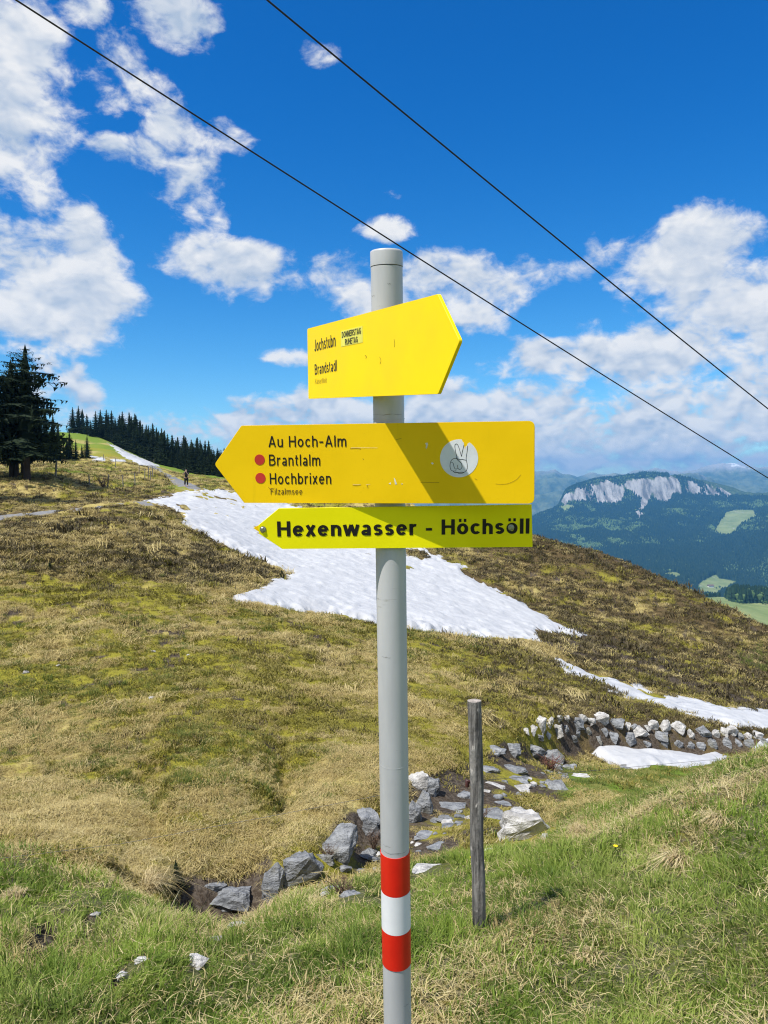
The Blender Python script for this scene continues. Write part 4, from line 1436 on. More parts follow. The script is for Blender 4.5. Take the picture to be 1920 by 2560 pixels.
def cable(p0, p1, z0, z1, sag, label):
    a, b = at(p0[0], p0[1], z0), at(p1[0], p1[1], z1)
    d = b - a
    pts = []
    for i in range(61):
        f = -0.5 + 2.0 * i / 60
        p = a + d * f
        p.z -= sag * (1 - (2 * f - 1) ** 2)
        pts.append(p)
    vs, fs = tube(pts, 0.019, 8)
    o = mesh_obj('overhead_cable', vs, fs, m_cable, smooth=True)
    tag(o, label, 'cable', 'overhead lift cables')


cable((40, 0), (1920, 1195), 14.5, 27, 0.06, 'lower left black overhead cable crossing the sky behind the pole top')
cable((668, 0), (1920, 1022), 14.5, 24, 0.05, 'upper right black overhead cable crossing the open blue sky')

# ================================================================ stones
m_rock, t = new_mat('slate_rock')
co = t.n('ShaderNodeTexCoord').outputs['Object']
oi = t.n('ShaderNodeObjectInfo')
cw = t.vec('ADD', co, t.vec('MULTIPLY', oi.outputs['Location'], (1, 1, 1)))
g1 = t.noise(t.vec('MULTIPLY', cw, (1.0, 1.6, 3.0)), 7.0, 7, 0.68)
g2 = t.noise(cw, 26.0, 5, 0.7)
g3 = t.noise(cw, 3.0, 3, 0.5)
rv = oi.outputs['Random']
c = t.mixc(t.smooth(g1, 0.33, 0.66), (0.15, 0.16, 0.175), (0.40, 0.415, 0.43))
c = t.mixc(t.smooth(g2, 0.55, 0.7, 0, 0.55), c, (0.52, 0.52, 0.51))
c = t.mixc(t.smooth(g3, 0.56, 0.7, 0, 0.5), c, (0.16, 0.14, 0.06))
c = t.mixc(t.math('MULTIPLY', rv, 0.35), c, (0.10, 0.105, 0.11))
finish(m_rock, t, c, 0.85, t.math('ADD', g1, t.math('MULTIPLY', g2, 0.5)), 0.06, 1.0, spec=0.2)
m_pale, t = new_mat('pale_rock')
co = t.n('ShaderNodeTexCoord').outputs['Object']
oi = t.n('ShaderNodeObjectInfo')
cw = t.vec('ADD', co, oi.outputs['Location'])
g1 = t.noise(cw, 6.0, 6, 0.65)
g2 = t.noise(cw, 22.0, 5, 0.7)
c = t.mixc(t.smooth(g1, 0.35, 0.62), (0.33, 0.32, 0.305), (0.58, 0.57, 0.55))
c = t.mixc(t.smooth(g2, 0.5, 0.7, 0, 0.5), c, (0.20, 0.195, 0.18))
finish(m_pale, t, c, 0.9, t.math('ADD', g1, t.math('MULTIPLY', g2, 0.5)), 0.06, 1.0, spec=0.15)


def rock_mesh(seed, npts=16, sub=3):
    rd = random.Random(seed)
    bm = bmesh.new()
    for _ in range(npts):
        d = Vector((rd.gauss(0, 1), rd.gauss(0, 1), rd.gauss(0, 1))).normalized()
        m = max(abs(d.x), abs(d.y), abs(d.z))
        d = d * (0.5 * (0.62 + 0.38 / m * 0.75)) * rd.uniform(0.82, 1.08)
        bm.verts.new(d)
    bmesh.ops.convex_hull(bm, input=bm.verts)
    loose = [v for v in bm.verts if not v.link_faces]
    bmesh.ops.delete(bm, geom=loose, context='VERTS')
    bmesh.ops.bevel(bm, geom=list(bm.edges), offset=0.018, segments=1, affect='EDGES', clamp_overlap=True)
    bmesh.ops.triangulate(bm, faces=bm.faces[:])
    for _ in range(sub - 1):
        bmesh.ops.subdivide_edges(bm, edges=[e for e in bm.edges if e.calc_length() > 0.09], cuts=1)
        bmesh.ops.triangulate(bm, faces=bm.faces[:])
    sx, sy = rd.uniform(0, 50), rd.uniform(0, 50)
    for v in bm.verts:
        n = v.co.normalized()
        a = np.array([v.co.x * 4 + sx]), np.array([v.co.y * 4 + v.co.z * 5 + sy])
        v.co += n * (float(fbm(a[0], a[1], 3, seed)[0]) * 0.06 + float(fbm(a[0] * 3.3, a[1] * 3.3 + v.co.z * 9, 2, seed + 5)[0]) * 0.022)
    me = bpy.data.meshes.new('rock')
    bm.to_mesh(me)
    bm.free()
    # fit to the unit box
    c_ = np.array([v.co for v in me.vertices])
    lo_, hi_ = c_.min(0), c_.max(0)
    c_ = (c_ - (lo_ + hi_) / 2) / (hi_ - lo_)
    me.vertices.foreach_set('co', c_.astype(np.float32).ravel())
    me.update()
    return me


ROCKS = [rock_mesh(900 + i, 13 + i % 7) for i in range(14)]


ROCK_XY = []


SHARD = rock_mesh(77, 6, 2)


def place_rock(name, u, vb, w, h, mat, seed, parent=None, depth=0.8, tilt=0.2, sink=0.15, Z=None, rz=None, grow=1.0):
    """a stone w x h photo pixels whose foot shows at (u, vb)"""
    rd = random.Random(seed * 7 + 1)
    p = hit(u, vb) if Z is None else at(u, vb, Z)
    dep = (p - CAMP).dot(FWD)
    W_, H_ = w * grow / FPX * dep, h * grow / FPX * dep
    D_ = depth * W_
    if Z is None:
        ph = math.atan2(CAMP.z - p.z, p.y)          # part of what shows is the top face, seen from above
        H_ = max(0.30 * H_, (H_ - 0.8 * D_ * math.sin(ph)) / math.cos(ph))
    H_ = H_ / (1 - sink)
    me = (SHARD if seed == 43 else ROCKS[rd.randrange(len(ROCKS))]).copy()
    me.name = name
    co_ = np.array([v.co for v in me.vertices])
    rot = Matrix.Rotation(rd.uniform(-tilt, tilt), 3, 'Y') @ Matrix.Rotation(rd.choice((0, math.pi)) + rd.uniform(-.3, .3), 3, 'Z')
    co_ = co_ @ np.array(rot).T
    lo_, hi_ = co_.min(0), co_.max(0)
    co_ = (co_ - (lo_ + hi_) / 2) / (hi_ - lo_) * np.array([W_, D_, H_])
    me.vertices.foreach_set('co', co_.astype(np.float32).ravel())
    me.update()
    me.materials.clear()
    me.materials.append(mat)
    o = bpy.data.objects.new(name, me)
    link(o, parent)
    yaw = math.atan2(-p.x, p.y) if rz is None else rz
    if Z is None:
        cx_, cy_ = p.x, p.y + D_ * 0.35
        zz = [float(ground_z(cx_ + a_ * W_ * .35, cy_ + b_ * D_ * .35)) for a_ in (-1, 0, 1) for b_ in (-1, 0, 1)]
        loc = Vector((cx_, cy_, 0.6 * min(zz) + 0.4 * zz[4] + H_ * (0.5 - sink)))
    else:
        loc = p + Vector((0, D_ * 0.25, H_ * (0.5 - sink)))
    o.location = loc - (parent.location if parent is not None else Vector((0, 0, 0)))
    o.rotation_euler = (0, 0, yaw)
    ROCK_XY.append((loc.x, loc.y, W_ * 0.5, dep))
    return o


GULLY = [  # u, foot row, width, height, material, label
    (530, 2222, 58, 30, m_rock, 'flat pale slab capping the dark hole in the gully', 2),
    (572, 2285, 92, 62, m_rock, 'jagged grey rock face inside the dark hole below the meadow', 4),
    (594, 2322, 54, 34, m_pale, 'light pointed stone at the mouth of the gully hole', 6),
    (680, 2262, 54, 84, m_rock, 'dark upright slab right of the gully hole', 7),
    (756, 2222, 92, 92, m_rock, 'large dark block with a pale top beside the upright slab', 8),
    (847, 2152, 86, 92, m_rock, 'rounded streaky grey boulder left of the pole', 9),
    (812, 2156, 42, 30, m_rock, 'small stone at the foot of the rounded streaky boulder', 10),
    (908, 2052, 82, 42, m_rock, 'angular slab leaning just left of the pole above the boulder', 11),
    (926, 2090, 50, 52, m_rock, 'dark stone under the angular slab left of the pole', 12),
    (1045, 1972, 50, 48, m_pale, 'pale rounded boulder just right of the pole', 13),
    (1075, 1990, 48, 50, m_rock, 'dark boulder beside the pale one right of the pole', 14),
    (1058, 2030, 46, 55, m_rock, 'dark wedge of rock below the two boulders right of the pole', 15),
    (1034, 2058, 38, 48, m_rock, 'narrow grey rock half hidden by the right side of the pole', 16),
    (1128, 2026, 84, 34, m_rock, 'long flat slab between the pole and the fence post', 17),
    (1068, 2096, 66, 30, m_rock, 'flat bed stone below the long slab by the pole', 18),
    (1104, 2124, 74, 28, m_rock, 'flat oval stone in the gully bed left of the fence post', 19),
    (1078, 2182, 100, 32, m_pale, 'broad pale slab in the bed nearest the grass right of the pole', 20),
    (1130, 2068, 50, 22, m_rock, 'thin bed slab left of the middle of the fence post', 21),
    (1232, 2046, 66, 36, m_rock, 'grey slab right beside the middle of the fence post', 22),
    (1318, 2098, 120, 96, m_pale, 'big sloping pale grey slab right of the fence post', 23),
    (878, 2240, 56, 30, m_rock, 'low stone in the dry bed left of the red band', 24),
    (856, 2178, 42, 24, m_rock, 'small flat stone below the rounded boulder', 25),
    (826, 2226, 66, 24, m_rock, 'flat stone in the bed right of the large dark block', 26),
    (918, 2150, 40, 26, m_rock, 'small stone by the left edge of the pole above the red band', 27),
    (1278, 1884, 50, 34, m_rock, 'tilted slab on the dark bank right of the fence post top', 28),
    (1240, 1886, 50, 30, m_rock, 'dark rock under the turf edge next to the fence post top', 29),
    (1338, 1900, 54, 42, m_rock, 'dark rock in the crevice left of the stone wall', 30),
    (1384, 1902, 54, 36, m_rock, 'grey rock between the crevice and the snow bank', 31),
    (1286, 1934, 78, 34, m_rock, 'wide flat slab across the upper stream bed', 32),
    (1228, 1934, 46, 24, m_rock, 'small slab just right of the fence post in the upper bed', 33),
    (1292, 1954, 68, 28, m_rock, 'dark slab below the wide one in the upper bed', 34),
    (1234, 1968, 66, 20, m_pale, 'thin pale slab at the wire right of the fence post', 35),
    (1296, 1976, 66, 22, m_pale, 'pale slab beside the thin one along the wire', 36),
    (1402, 1976, 52, 32, m_rock, 'lone grey rock at the edge of the green turf', 37),
    (1464, 1946, 64, 22, m_pale, 'low pale rock left below the snow bank', 38),
    (1424, 1924, 46, 22, m_rock, 'small rock between the bank and the snow', 39),
    (1576, 1924, 44, 16, m_rock, 'low stone under the middle of the snow bank', 40),
    (1258, 2014, 50, 20, m_rock, 'small stone above the grey slab beside the fence post', 41),
    (1166, 1996, 40, 20, m_rock, 'small stone left of the fence post below the wire', 42),
    (494, 2424, 46, 40, m_pale, 'small white pointed stone in the grass at lower left', 43),
    (532, 2356, 54, 26, m_rock, 'flat grey stone sunk in the grass above the white stone', 44),
    (352, 2406, 34, 20, m_pale, 'little pale stone in the grass at lower left', 45),
    (302, 2448, 26, 22, m_pale, 'tiny upright pale stone near a bare patch in the grass', 46),
    (236, 2294, 24, 16, m_pale, 'little stone at the lip of the torn turf on the left', 47),
    (1364, 2098, 20, 18, m_pale, 'small white stone right of the big sloping slab', 48),
    (1222, 2132, 18, 14, m_pale, 'small white stone right of the fence post above the grass', 49),
]
for i, (u, vb, w, h, mt, lab, sd_) in enumerate(GULLY):
    flat = h < w * 0.5
    o = place_rock('rock', u, vb, w, h, mt, sd_, depth=0.9 if flat else 0.75, tilt=0.12 if flat else 0.35, sink=0.25, grow=1.0 if flat else 1.14)
    tag(o, lab, 'rock', 'rocks in and around the gully')
# rubble half buried in the bed between the larger slabs
rdb = random.Random(91)
for i in range(70):
    f = rdb.random()
    u = 690 + 760 * f
    v = float(np.interp(u, [690, 850, 960, 1100, 1250, 1450], [2232, 2205, 2150, 2075, 1985, 1925])) + rdb.uniform(-46, 34) * (1 - 0.45 * f)
    w = rdb.uniform(12, 40) * (1 - 0.35 * f)
    o = place_rock('rock', u, v, w, w * rdb.uniform(.4, .75), m_rock if rdb.random() < .75 else m_pale, 700 + i, depth=0.9, tilt=0.3, sink=0.32)
    tag(o, 'small rubble stone half buried in the bed of the gully', 'rock', 'rubble in the gully bed')
# loose stones strewn over the opposite pasture
STREW = [(62, 1686, 20), (145, 1668, 13), (382, 1632, 13), (378, 1748, 16), (470, 1640, 11), (440, 1465, 10), (1248, 1818, 16)]
for i, (u, vb, w) in enumerate(STREW):
    o = place_rock('stone', u, vb, w, w * 0.5, m_pale, 300 + i, sink=0.25)
    tag(o, 'small pale stone lying loose on the opposite pasture', 'stone', 'loose stones on the pasture')


# the dry stone wall
def z4(x, y):
    return 1150 + x / 2.1545, 1640 + y / 2.1545


WALL = [(395, 428, 48, 48, 0), (440, 415, 54, 82, 0), (487, 395, 40, 62, 0), (430, 458, 46, 34, 0), (475, 448, 36, 36, 0), (527, 445, 64, 74, 0), (577, 356, 32, 34, 0),
        (636, 398, 80, 60, 0), (665, 356, 54, 42, 0), (706, 382, 56, 46, 0), (768, 376, 80, 64, 0), (850, 400, 80, 56, 0), (905, 404, 34, 46, 0), (975, 445, 100, 60, 0), (1046, 404, 54, 52, 0),
        (1080, 462, 90, 48, 0), (1108, 414, 64, 66, 0), (1180, 420, 82, 62, 0), (1246, 446, 40, 50, 0), (1320, 440, 84, 56, 0), (1380, 440, 44, 40, 0), (1430, 432, 46, 42, 0),
        (1472, 436, 60, 52, 0), (1516, 450, 36, 32, 0), (356, 426, 38, 32, 0), (1016, 408, 40, 36, 0), (535, 355, 40, 36, 0), (940, 400, 34, 30, 0), (1555, 450, 44, 34, 0), (1610, 450, 60, 38, 0),
        (915, 500, 76, 78, 1), (825, 480, 66, 66, 1), (1178, 510, 60, 56, 1), (1242, 520, 50, 52, 1), (1362, 515, 60, 62, 1), (1440, 520, 54, 74, 1), (1300, 515, 54, 44, 1), (1562, 515, 56, 62, 1),
        (745, 490, 46, 60, 1), (1100, 500, 50, 44, 1), (1500, 505, 46, 50, 1), (630, 440, 40, 36, 1), (690, 430, 44, 40, 1), (1010, 500, 50, 40, 1), (610, 480, 50, 50, 1), (1640, 500, 50, 60, 1),
        (570, 420, 40, 44, 1), (780, 430, 44, 40, 1)]
wl_base = hit(1600, 1870)
wall = empty('stone_wall', wl_base)
tag(wall, 'low dry stone wall of pale boulders above the snow bank', 'wall')
for i, (zx, zy, w, h, dk) in enumerate(WALL):
    u, v = z4(zx, zy)
    q_ = hit(u, v - h / 2.1545 * (0.35 if dk else 0.2), rmin=13)
    Zw = (q_ - CAMP).dot(FWD) - (0.0 if dk else 0.03)
    place_rock('stone', u, v, w / 2.1545, h / 2.1545, m_rock if dk or i % 4 == 3 else m_pale, 500 + i, parent=wall, depth=0.9, tilt=0.5, sink=0.15, Z=Zw, grow=1.05)

# ================================================================ conifers
m_bark = simple('spruce_bark', (0.055, 0.042, 0.034), 0.95, 0.3, 14, 0.02)
m_needle, t = new_mat('spruce_needles')
co = t.n('ShaderNodeTexCoord').outputs['Object']
oi = t.n('ShaderNodeObjectInfo')
g1 = t.noise(co, 2.4, 4, 0.6)
c = t.mixc(t.smooth(g1, 0.35, 0.65), (0.010, 0.020, 0.008), (0.026, 0.044, 0.014))
c = t.mixc(t.math('MULTIPLY', oi.outputs['Random'], 0.5), c, (0.012, 0.022, 0.012))
finish(m_needle, t, c, 0.75, spec=0.15)


def spruce(seed, h, r0, whorls, nbr, steps, bare, droop=0.35, twig=0.30, ragged=0.3, top_flat=0.0, core=0.4):
    """trunk (verts, faces) and crown (verts, faces)"""
    rd = random.Random(seed)
    lean = Vector((rd.uniform(-.02, .02), rd.uniform(-.02, .02), 0))
    n = 9
    pts = [Vector((0, 0, -0.3))] + [lean * (h * f) + Vector((0, 0, h * f)) for f in [i / (n - 1) for i in range(n)]]
    rad = [0.022 * h * 1.25] + [0.022 * h * (1 - 0.93 * i / (n - 1)) for i in range(n)]
    trunk = tube(pts, rad, 8)
    V_, F_ = [], []

    def tri(a, b, c_):
        k = len(V_)
        V_.extend((a, b, c_))
        F_.append((k, k + 1, k + 2))

    for i in range(whorls):
        f = bare + (1 - bare) * ((i + rd.uniform(-.3, .3)) / whorls)
        f = min(0.985, max(bare, f))
        z = h * f
        g = (f - bare) / (1 - bare)
        Lr = r0 * ((1 - g) ** 0.85 * (1 - top_flat) + top_flat * (1 - g ** 7)) * (0.55 + 0.45 * min(1, g * 6 + 0.35))
        for b in range(nbr):
            a = 2 * math.pi * (b + rd.random()) / nbr + i * 1.1
            ln = Lr * rd.uniform(1 - ragged, 1 + ragged * 0.6) + 0.03 * h * (1 - g)
            rise = 0.25 * g - droop * (1 - g) * 0.6
            d = Vector((math.cos(a), math.sin(a), 0))
            side = Vector((-d.y, d.x, 0))
            base = lean * z + Vector((0, 0, z))

            def bp(s):
                return base + d * (ln * s) + Vector((0, 0, ln * (rise * s - droop * 0.5 * s * s + 0.32 * droop * s ** 4)))
            # bough: thin strip
            w0 = 0.012 * h * 0.25
            tri(bp(0) + side * w0, bp(0) - side * w0, bp(1.0))
            for s_ in range(steps):
                s = (s_ + 0.6 + rd.uniform(-.3, .3)) / steps
                if s < 0.12:
                    continue
                tl = twig * ln * (1.15 - 0.75 * s) * rd.uniform(0.7, 1.3)
                q = bp(s)
                q2 = bp(min(1.05, s + 0.5 / steps))
                for sg in (-1, 1):
                    e = q + side * (sg * tl) + d * (tl * 0.55) + Vector((0, 0, -tl * rd.uniform(0.05, 0.55)))
                    wv = (q2 - q) * 0.9 + Vector((0, 0, -0.10 * tl))
                    tri(q - wv * 0.3, q + wv, e)
                    # hanging needles
                    if rd.random() < 0.7:
                        m_ = q.lerp(e, rd.uniform(.3, .9))
                        tri(m_, m_ + d * tl * 0.35, m_ + Vector((rd.uniform(-.1, .1) * tl, 0, -tl * rd.uniform(0.35, 0.75))))
            e = bp(1.0)
            tri(e - d * 0.1 * ln + side * 0.05 * ln, e - d * 0.1 * ln - side * 0.05 * ln, e + d * 0.12 * ln)
    # rough inner cones, added to block light and view through the crown
    nc_ = 9
    for i in range(nc_):
        f0 = bare + (1 - bare) * (i + 0.1) / nc_
        g0 = (f0 - bare) / (1 - bare)
        rc = core * r0 * ((1 - g0) ** 0.85 * (1 - top_flat) + top_flat * (1 - g0 ** 3)) * (0.75 + 0.25 * min(1, g0 * 5))
        zt = min(h * 0.99, h * (f0 + 1.9 * (1 - bare) / nc_))
        ring = [lean * (h * f0) + Vector((math.cos(6.283 * q_ / 9 + i) * rc * rd.uniform(.6, 1.3), math.sin(6.283 * q_ / 9 + i) * rc * rd.uniform(.6, 1.3), h * f0 - rc * rd.uniform(0, .5))) for q_ in range(9)]
        for q_ in range(9):
            tri(ring[q_], ring[(q_ + 1) % 9], lean * zt + Vector((0, 0, zt)))
    tp = lean * h + Vector((0, 0, h))
    tri(tp + Vector((0.015 * h, 0, -0.05 * h)), tp + Vector((-0.015 * h, 0, -0.05 * h)), tp + Vector((0, 0, 0.02 * h)))
    tri(tp + Vector((0, 0.015 * h, -0.05 * h)), tp + Vector((0, -0.015 * h, -0.05 * h)), tp + Vector((0, 0, 0.02 * h)))
    return trunk, (V_, F_)


def tree_meshes(seed, **kw):
    tr, cr = spruce(seed, **kw)
    res = []
    for nm, (vs, fs), mt in (('trunk', tr, m_bark), ('crown', cr, m_needle)):
        me = bpy.data.meshes.new(nm)
        me.from_pydata([tuple(v) for v in vs], [], fs)
        me.materials.append(mt)
        me.update()
        res.append(me)
    return res


def plant_tree(meshes, pos, scale, rz, label, group, name='spruce', sxy=1.0):
    e = empty(name, pos, rz)
    e.scale = (scale * sxy, scale * sxy, scale)
    for me in meshes:
        link(bpy.data.objects.new(me.name, me), e)
    tag(e, label, 'tree', group)
    return e


BIG = [tree_meshes(40 + i, h=1.0, r0=0.18, whorls=30, nbr=7, steps=8, bare=0.21, droop=0.36, twig=0.42, ragged=0.85, top_flat=0.75, core=0.36) for i in range(3)]
MID = [tree_meshes(60 + i, h=1.0, r0=0.20, whorls=24, nbr=8, steps=5, bare=0.04, droop=0.4, twig=0.45, ragged=0.35, core=0.5) for i in range(3)]
SMALL = [tree_meshes(80 + i, h=1.0, r0=0.17, whorls=24, nbr=8, steps=3, bare=0.05, droop=0.42, twig=0.62, ragged=0.4, core=0.55, top_flat=0.15) for i in range(6)]


def tree_h(pos, v_top):
    dep = (pos - CAMP).dot(FWD)
    u, v = project(np.array([pos.x]), np.array([pos.y]), np.array([pos.z]))
    return (float(v[0]) - v_top) / FPX * dep


BIGT = [(68, 1202, 868, 0, 'tall broad dark spruce right of the trunk pair at the left edge', 1.25), (31, 1192, 905, 1, 'broad dark spruce with the leftmost trunk of the group', 1.3),
        (42, 1194, 960, 2, 'slim dark spruce with a forked trunk between the two big ones', 1.1), (-45, 1200, 872, 2, 'dark spruce cut off by the left edge of the picture', 1.15),
        (-108, 1257, 640, 0, 'tall slim spruce just outside the left edge shading the path bank', 0.62), (-190, 1258, 640, 1, 'second tall spruce outside the left edge', 0.7),
        (56, 1186, 1010, 1, 'smaller spruce standing behind the big trunks on the left', 0.9)]
for i, (u, vb, vt, k, lab, sxy) in enumerate(BIGT):
    p = hit(u, vb)
    p.z -= 0.1
    plant_tree(BIG[k], p, tree_h(p, vt), 1.3 * i, lab, 'spruces by the path on the left', sxy=sxy)
MIDT = [(98, 1150, 1010, 'slender spruce just right of the big dark group'), (116, 1152, 1030, 'thin topped spruce in the clump right of the big group'), (132, 1150, 1035, 'bushy spruce at the right of that clump'),
        (146, 1152, 1056, 'rightmost low spruce of the clump before the green slope'), (80, 1150, 1030, 'spruce half hidden by the big dark group'),
        (176, 1147, 1076, 'dark young spruce left of the lone small one on the green slope'), (168, 1147, 1090, 'low spruce leaning into the dark young one'), (190, 1149, 1100, 'short spruce between the young one and the lone one'),
        (217, 1146, 1087, 'lone small cone shaped spruce in front of the green slope'), (205, 1147, 1112, 'tiny spruce at the foot of the lone small one')]
for i, (u, vb, vt, lab) in enumerate(MIDT):
    p = hit(u, vb, rmin=60)
    plant_tree(MID[i % 3], p, tree_h(p, vt), 0.9 * i, lab, 'spruces before the green slope', sxy=1.15)
SKY3 = [(183, 1082, 1018), (197, 1083, 1015), (210, 1085, 1030), (219, 1087, 1035), (228, 1092, 1050), (239, 1092, 1028)]
for i, (u, vb, vt) in enumerate(SKY3):
    p = hit(u, vb, rmin=120)
    plant_tree(SMALL[i % 6], p, tree_h(p, vt), 0.7 * i, 'slim spruce in the clump standing on the crest of the green slope', 'spruces on the crest of the green slope', sxy=1.25)
# the dense wood along the right flank of the green slope
fx = [250, 270, 332, 390, 436, 482, 548, 620, 700]
foot_v = [1093, 1101, 1136, 1160, 1171, 1183, 1195, 1206, 1218]
top_v = [1030, 1032, 1040, 1062, 1086, 1096, 1116, 1135, 1160]
rd = random.Random(5)
rowsz = [(0.0, 46), (9.0, 44), (19.0, 40), (31.0, 34)]
for ri, (back_, cnt) in enumerate(rowsz):
    for i in range(cnt):
        u = 252 + (700 - 252) * (i + rd.uniform(-.35, .35)) / (cnt - 1)
        vf = float(np.interp(u, fx, foot_v))
        dq = px_dir(u, vf)
        # on the crest line (knot 13) and behind it
        a = math.atan2(dq.x, dq.y)
        lrs = np.linspace(math.log(80), math.log(420), 500)
        kk = land.look(land.K, np.full(500, a), lrs)
        r_ = math.exp(float(np.interp(12.92, kk, lrs))) + back_ + rd.uniform(-3, 3)
        x, y = r_ * math.sin(a), r_ * math.cos(a)
        p = Vector((x, y, float(ground_z(x, y)) - 0.2))
        vt = float(np.interp(u, fx, top_v)) + rd.uniform(-8, 34) + (12 if ri == 0 else 0)
        hh = tree_h(p, vt)
        plant_tree(SMALL[rd.randrange(6)], p, max(4.0, hh), rd.uniform(0, 6.28), 'dark spruce in the dense wood along the ridge right of the green slope',
                   'spruces of the dense ridge wood', sxy=rd.uniform(1.2, 1.6))
# seedling at the gully and dark dwarf bushes by the snow
p = hit(440, 2228)
plant_tree(MID[1], p, 78 / FPX * (p - CAMP).dot(FWD), 0.4, 'tiny spruce seedling beside the straw tussock above the gully hole', None, 'spruce_seedling', sxy=1.5)
for i, (u, vb, hpx, lab) in enumerate(((705, 1446, 22, 'low dark juniper bush at the notch of the large snow tongue'), (125, 1425, 22, 'dark dwarf juniper in the hollow of the brown bank'),
                                       (545, 1560, 10, 'very small juniper on the pasture below the brown bank'))):
    p = hit(u, vb)
    s = hpx / FPX * (p - CAMP).dot(FWD)
    plant_tree(MID[i % 3], p, s, i, lab, 'dwarf junipers', 'juniper_bush', sxy=2.6)['category'] = 'bush'

# ================================================================ far fence posts
FPOSTS = [(139, 1192, 38, 'thick leaning fence post right of the big dark spruces'), (224, 1214, 28, 'second post of the pasture fence, left of the bare bush'), (269, 1220, 34, 'post of the pasture fence standing in the bare bush'),
          (308, 1217, 30, 'thin post of the pasture fence right of the bare bush'), (338, 1213, 30, 'pasture post with a dark foot left of the close row'), (362, 1200, 26, 'first post of the close row by the path'),
          (370, 1200, 32, 'second post of the close row by the path'), (377, 1203, 26, 'third post of the close row by the path'), (382, 1194, 28, 'last post of the close row by the path'),
          (348, 1183, 20, 'pale post on the pasture above the close row'), (289, 1168, 22, 'dark post at the edge of the shaded green strip'), (259, 1150, 14, 'dark post at the foot of the green slope'), (385, 1158, 10, 'small post beside the thin snow streak')]
for i, (u, vb, hp, lab) in enumerate(FPOSTS):
    p = hit(u, vb, rmin=30)
    dep = (p - CAMP).dot(FWD)
    hh = hp / FPX * dep
    rr_ = 0.075 if i in (0,) else 0.05
    e = stake('fence_post', p, p + Vector((random.Random(i).uniform(-.08, .1) * hh, 0, hh)), rr_, rr_ * 0.9, 8, 20 + i)
    tag(e, lab, 'fence post', 'posts of the pasture fence')

# bare bushes: one between the far posts, twiggy ones in the gully
m_twig = simple('bare_twigs', (0.13, 0.085, 0.06), 0.9, 0.3, 20)
m_twig_red = simple('bare_red_twigs', (0.16, 0.07, 0.05), 0.9, 0.3, 20)


def bare_shrub(pos, h, w, n, mat, label, seed, rad):
    rd = random.Random(seed)
    e = empty('bare_shrub', pos)
    V_, F_ = [], []
    for i in range(n):
        a = rd.uniform(0, 6.28)
        s = rd.uniform(.3, 1)
        q = [Vector((0, 0, -0.02))]
        d = Vector((math.cos(a) * w * s, math.sin(a) * w * s, h * rd.uniform(.6, 1.0)))
        for k in range(1, 4):
            q.append(d * (k / 3) + Vector((rd.uniform(-1, 1), rd.uniform(-1, 1), rd.uniform(-.5, .5))) * w * 0.18)
        vs, fs = tube(q, [rad, rad * .8, rad * .55, rad * .3], 4)
        b = len(V_)
        V_ += vs
        F_ += [tuple(x + b for x in f) for f in fs]
        for k in range(3):
            s0 = q[1].lerp(q[3], rd.random())
            vs, fs = tube([s0, s0 + Vector((rd.uniform(-1, 1) * w, rd.uniform(-1, 1) * w, rd.uniform(0.1, .6) * h)) * 0.4], [rad * .5, rad * .2], 3)
            b = len(V_)
            V_ += vs
            F_ += [tuple(x + b for x in f) for f in fs]
    o = mesh_obj('branches', V_, F_, mat, e)
    o['kind'] = 'stuff'
    tag(e, label, 'shrub')
    return e


p = hit(258, 1219, rmin=30)
bare_shrub(p, 1.05, 0.7, 14, m_twig, 'leafless bush between the posts of the pasture fence', 3, 0.03)
for i, (u, vb, hp, wp_, lab) in enumerate(((1375, 1928, 44, 60, 'reddish leafless shrub among the slabs below the stone wall'), (856, 2236, 50, 70, 'leafless twiggy shrub in the gully right of the large block'),
                                           (820, 2150, 40, 40, 'leafless shrub at the foot of the rounded boulder'), (935, 2130, 60, 36, 'leafless twigs behind the left edge of the pole'), (1205, 2050, 40, 46, 'dry twigs right of the fence post in the bed'))):
    p = hit(u, vb)
    dep = (p - CAMP).dot(FWD)
    bare_shrub(p, hp / FPX * dep, wp_ / FPX * dep * 0.6, 26, m_twig_red if i == 0 else m_twig, lab, 30 + i, 0.0035 * max(1, dep / 7))
# a dead stalk over the hole
vs, fs = tube([hit(410, 2310) + Vector((0, 0, .02)), hit(450, 2262) + Vector((0, 0, .12)), hit(492, 2310) + Vector((0, .2, .26))], [0.004, 0.0035, 0.002], 5)
tag(mesh_obj('dead_stalk', vs, fs, simple('dead_stalk', (0.40, 0.36, 0.20), 0.9, 0.2, 30)), 'long dry stalk leaning over the gully hole on the left', 'stalk')

# ================================================================ hiker on the path
def skin_mesh(name, joints, bones, mat, parent, sub=2):
    me = bpy.data.meshes.new(name)
    me.from_pydata([j[0] for j in joints], bones, [])
    ob = bpy.data.objects.new(name, me)
    sc.collection.objects.link(ob)
    ob.modifiers.new('s', 'SKIN')
    sk = me.skin_vertices[0].data
    for i, j in enumerate(joints):
        r_ = j[1] if hasattr(j[1], '__len__') else (j[1], j[1])
        sk[i].radius = r_
    sk[0].use_root = True
    md = ob.modifiers.new('d', 'SUBSURF')
    md.levels = md.render_levels = sub
    dg = bpy.context.evaluated_depsgraph_get()
    out = bpy.data.meshes.new_from_object(ob.evaluated_get(dg))
    bpy.data.objects.remove(ob)
    bpy.data.meshes.remove(me)
    out.name = name
    out.materials.clear()
    out.materials.append(mat)
    out.polygons.foreach_set('use_smooth', np.ones(len(out.polygons), bool))
    o = bpy.data.objects.new(name, out)
    return link(o, parent)


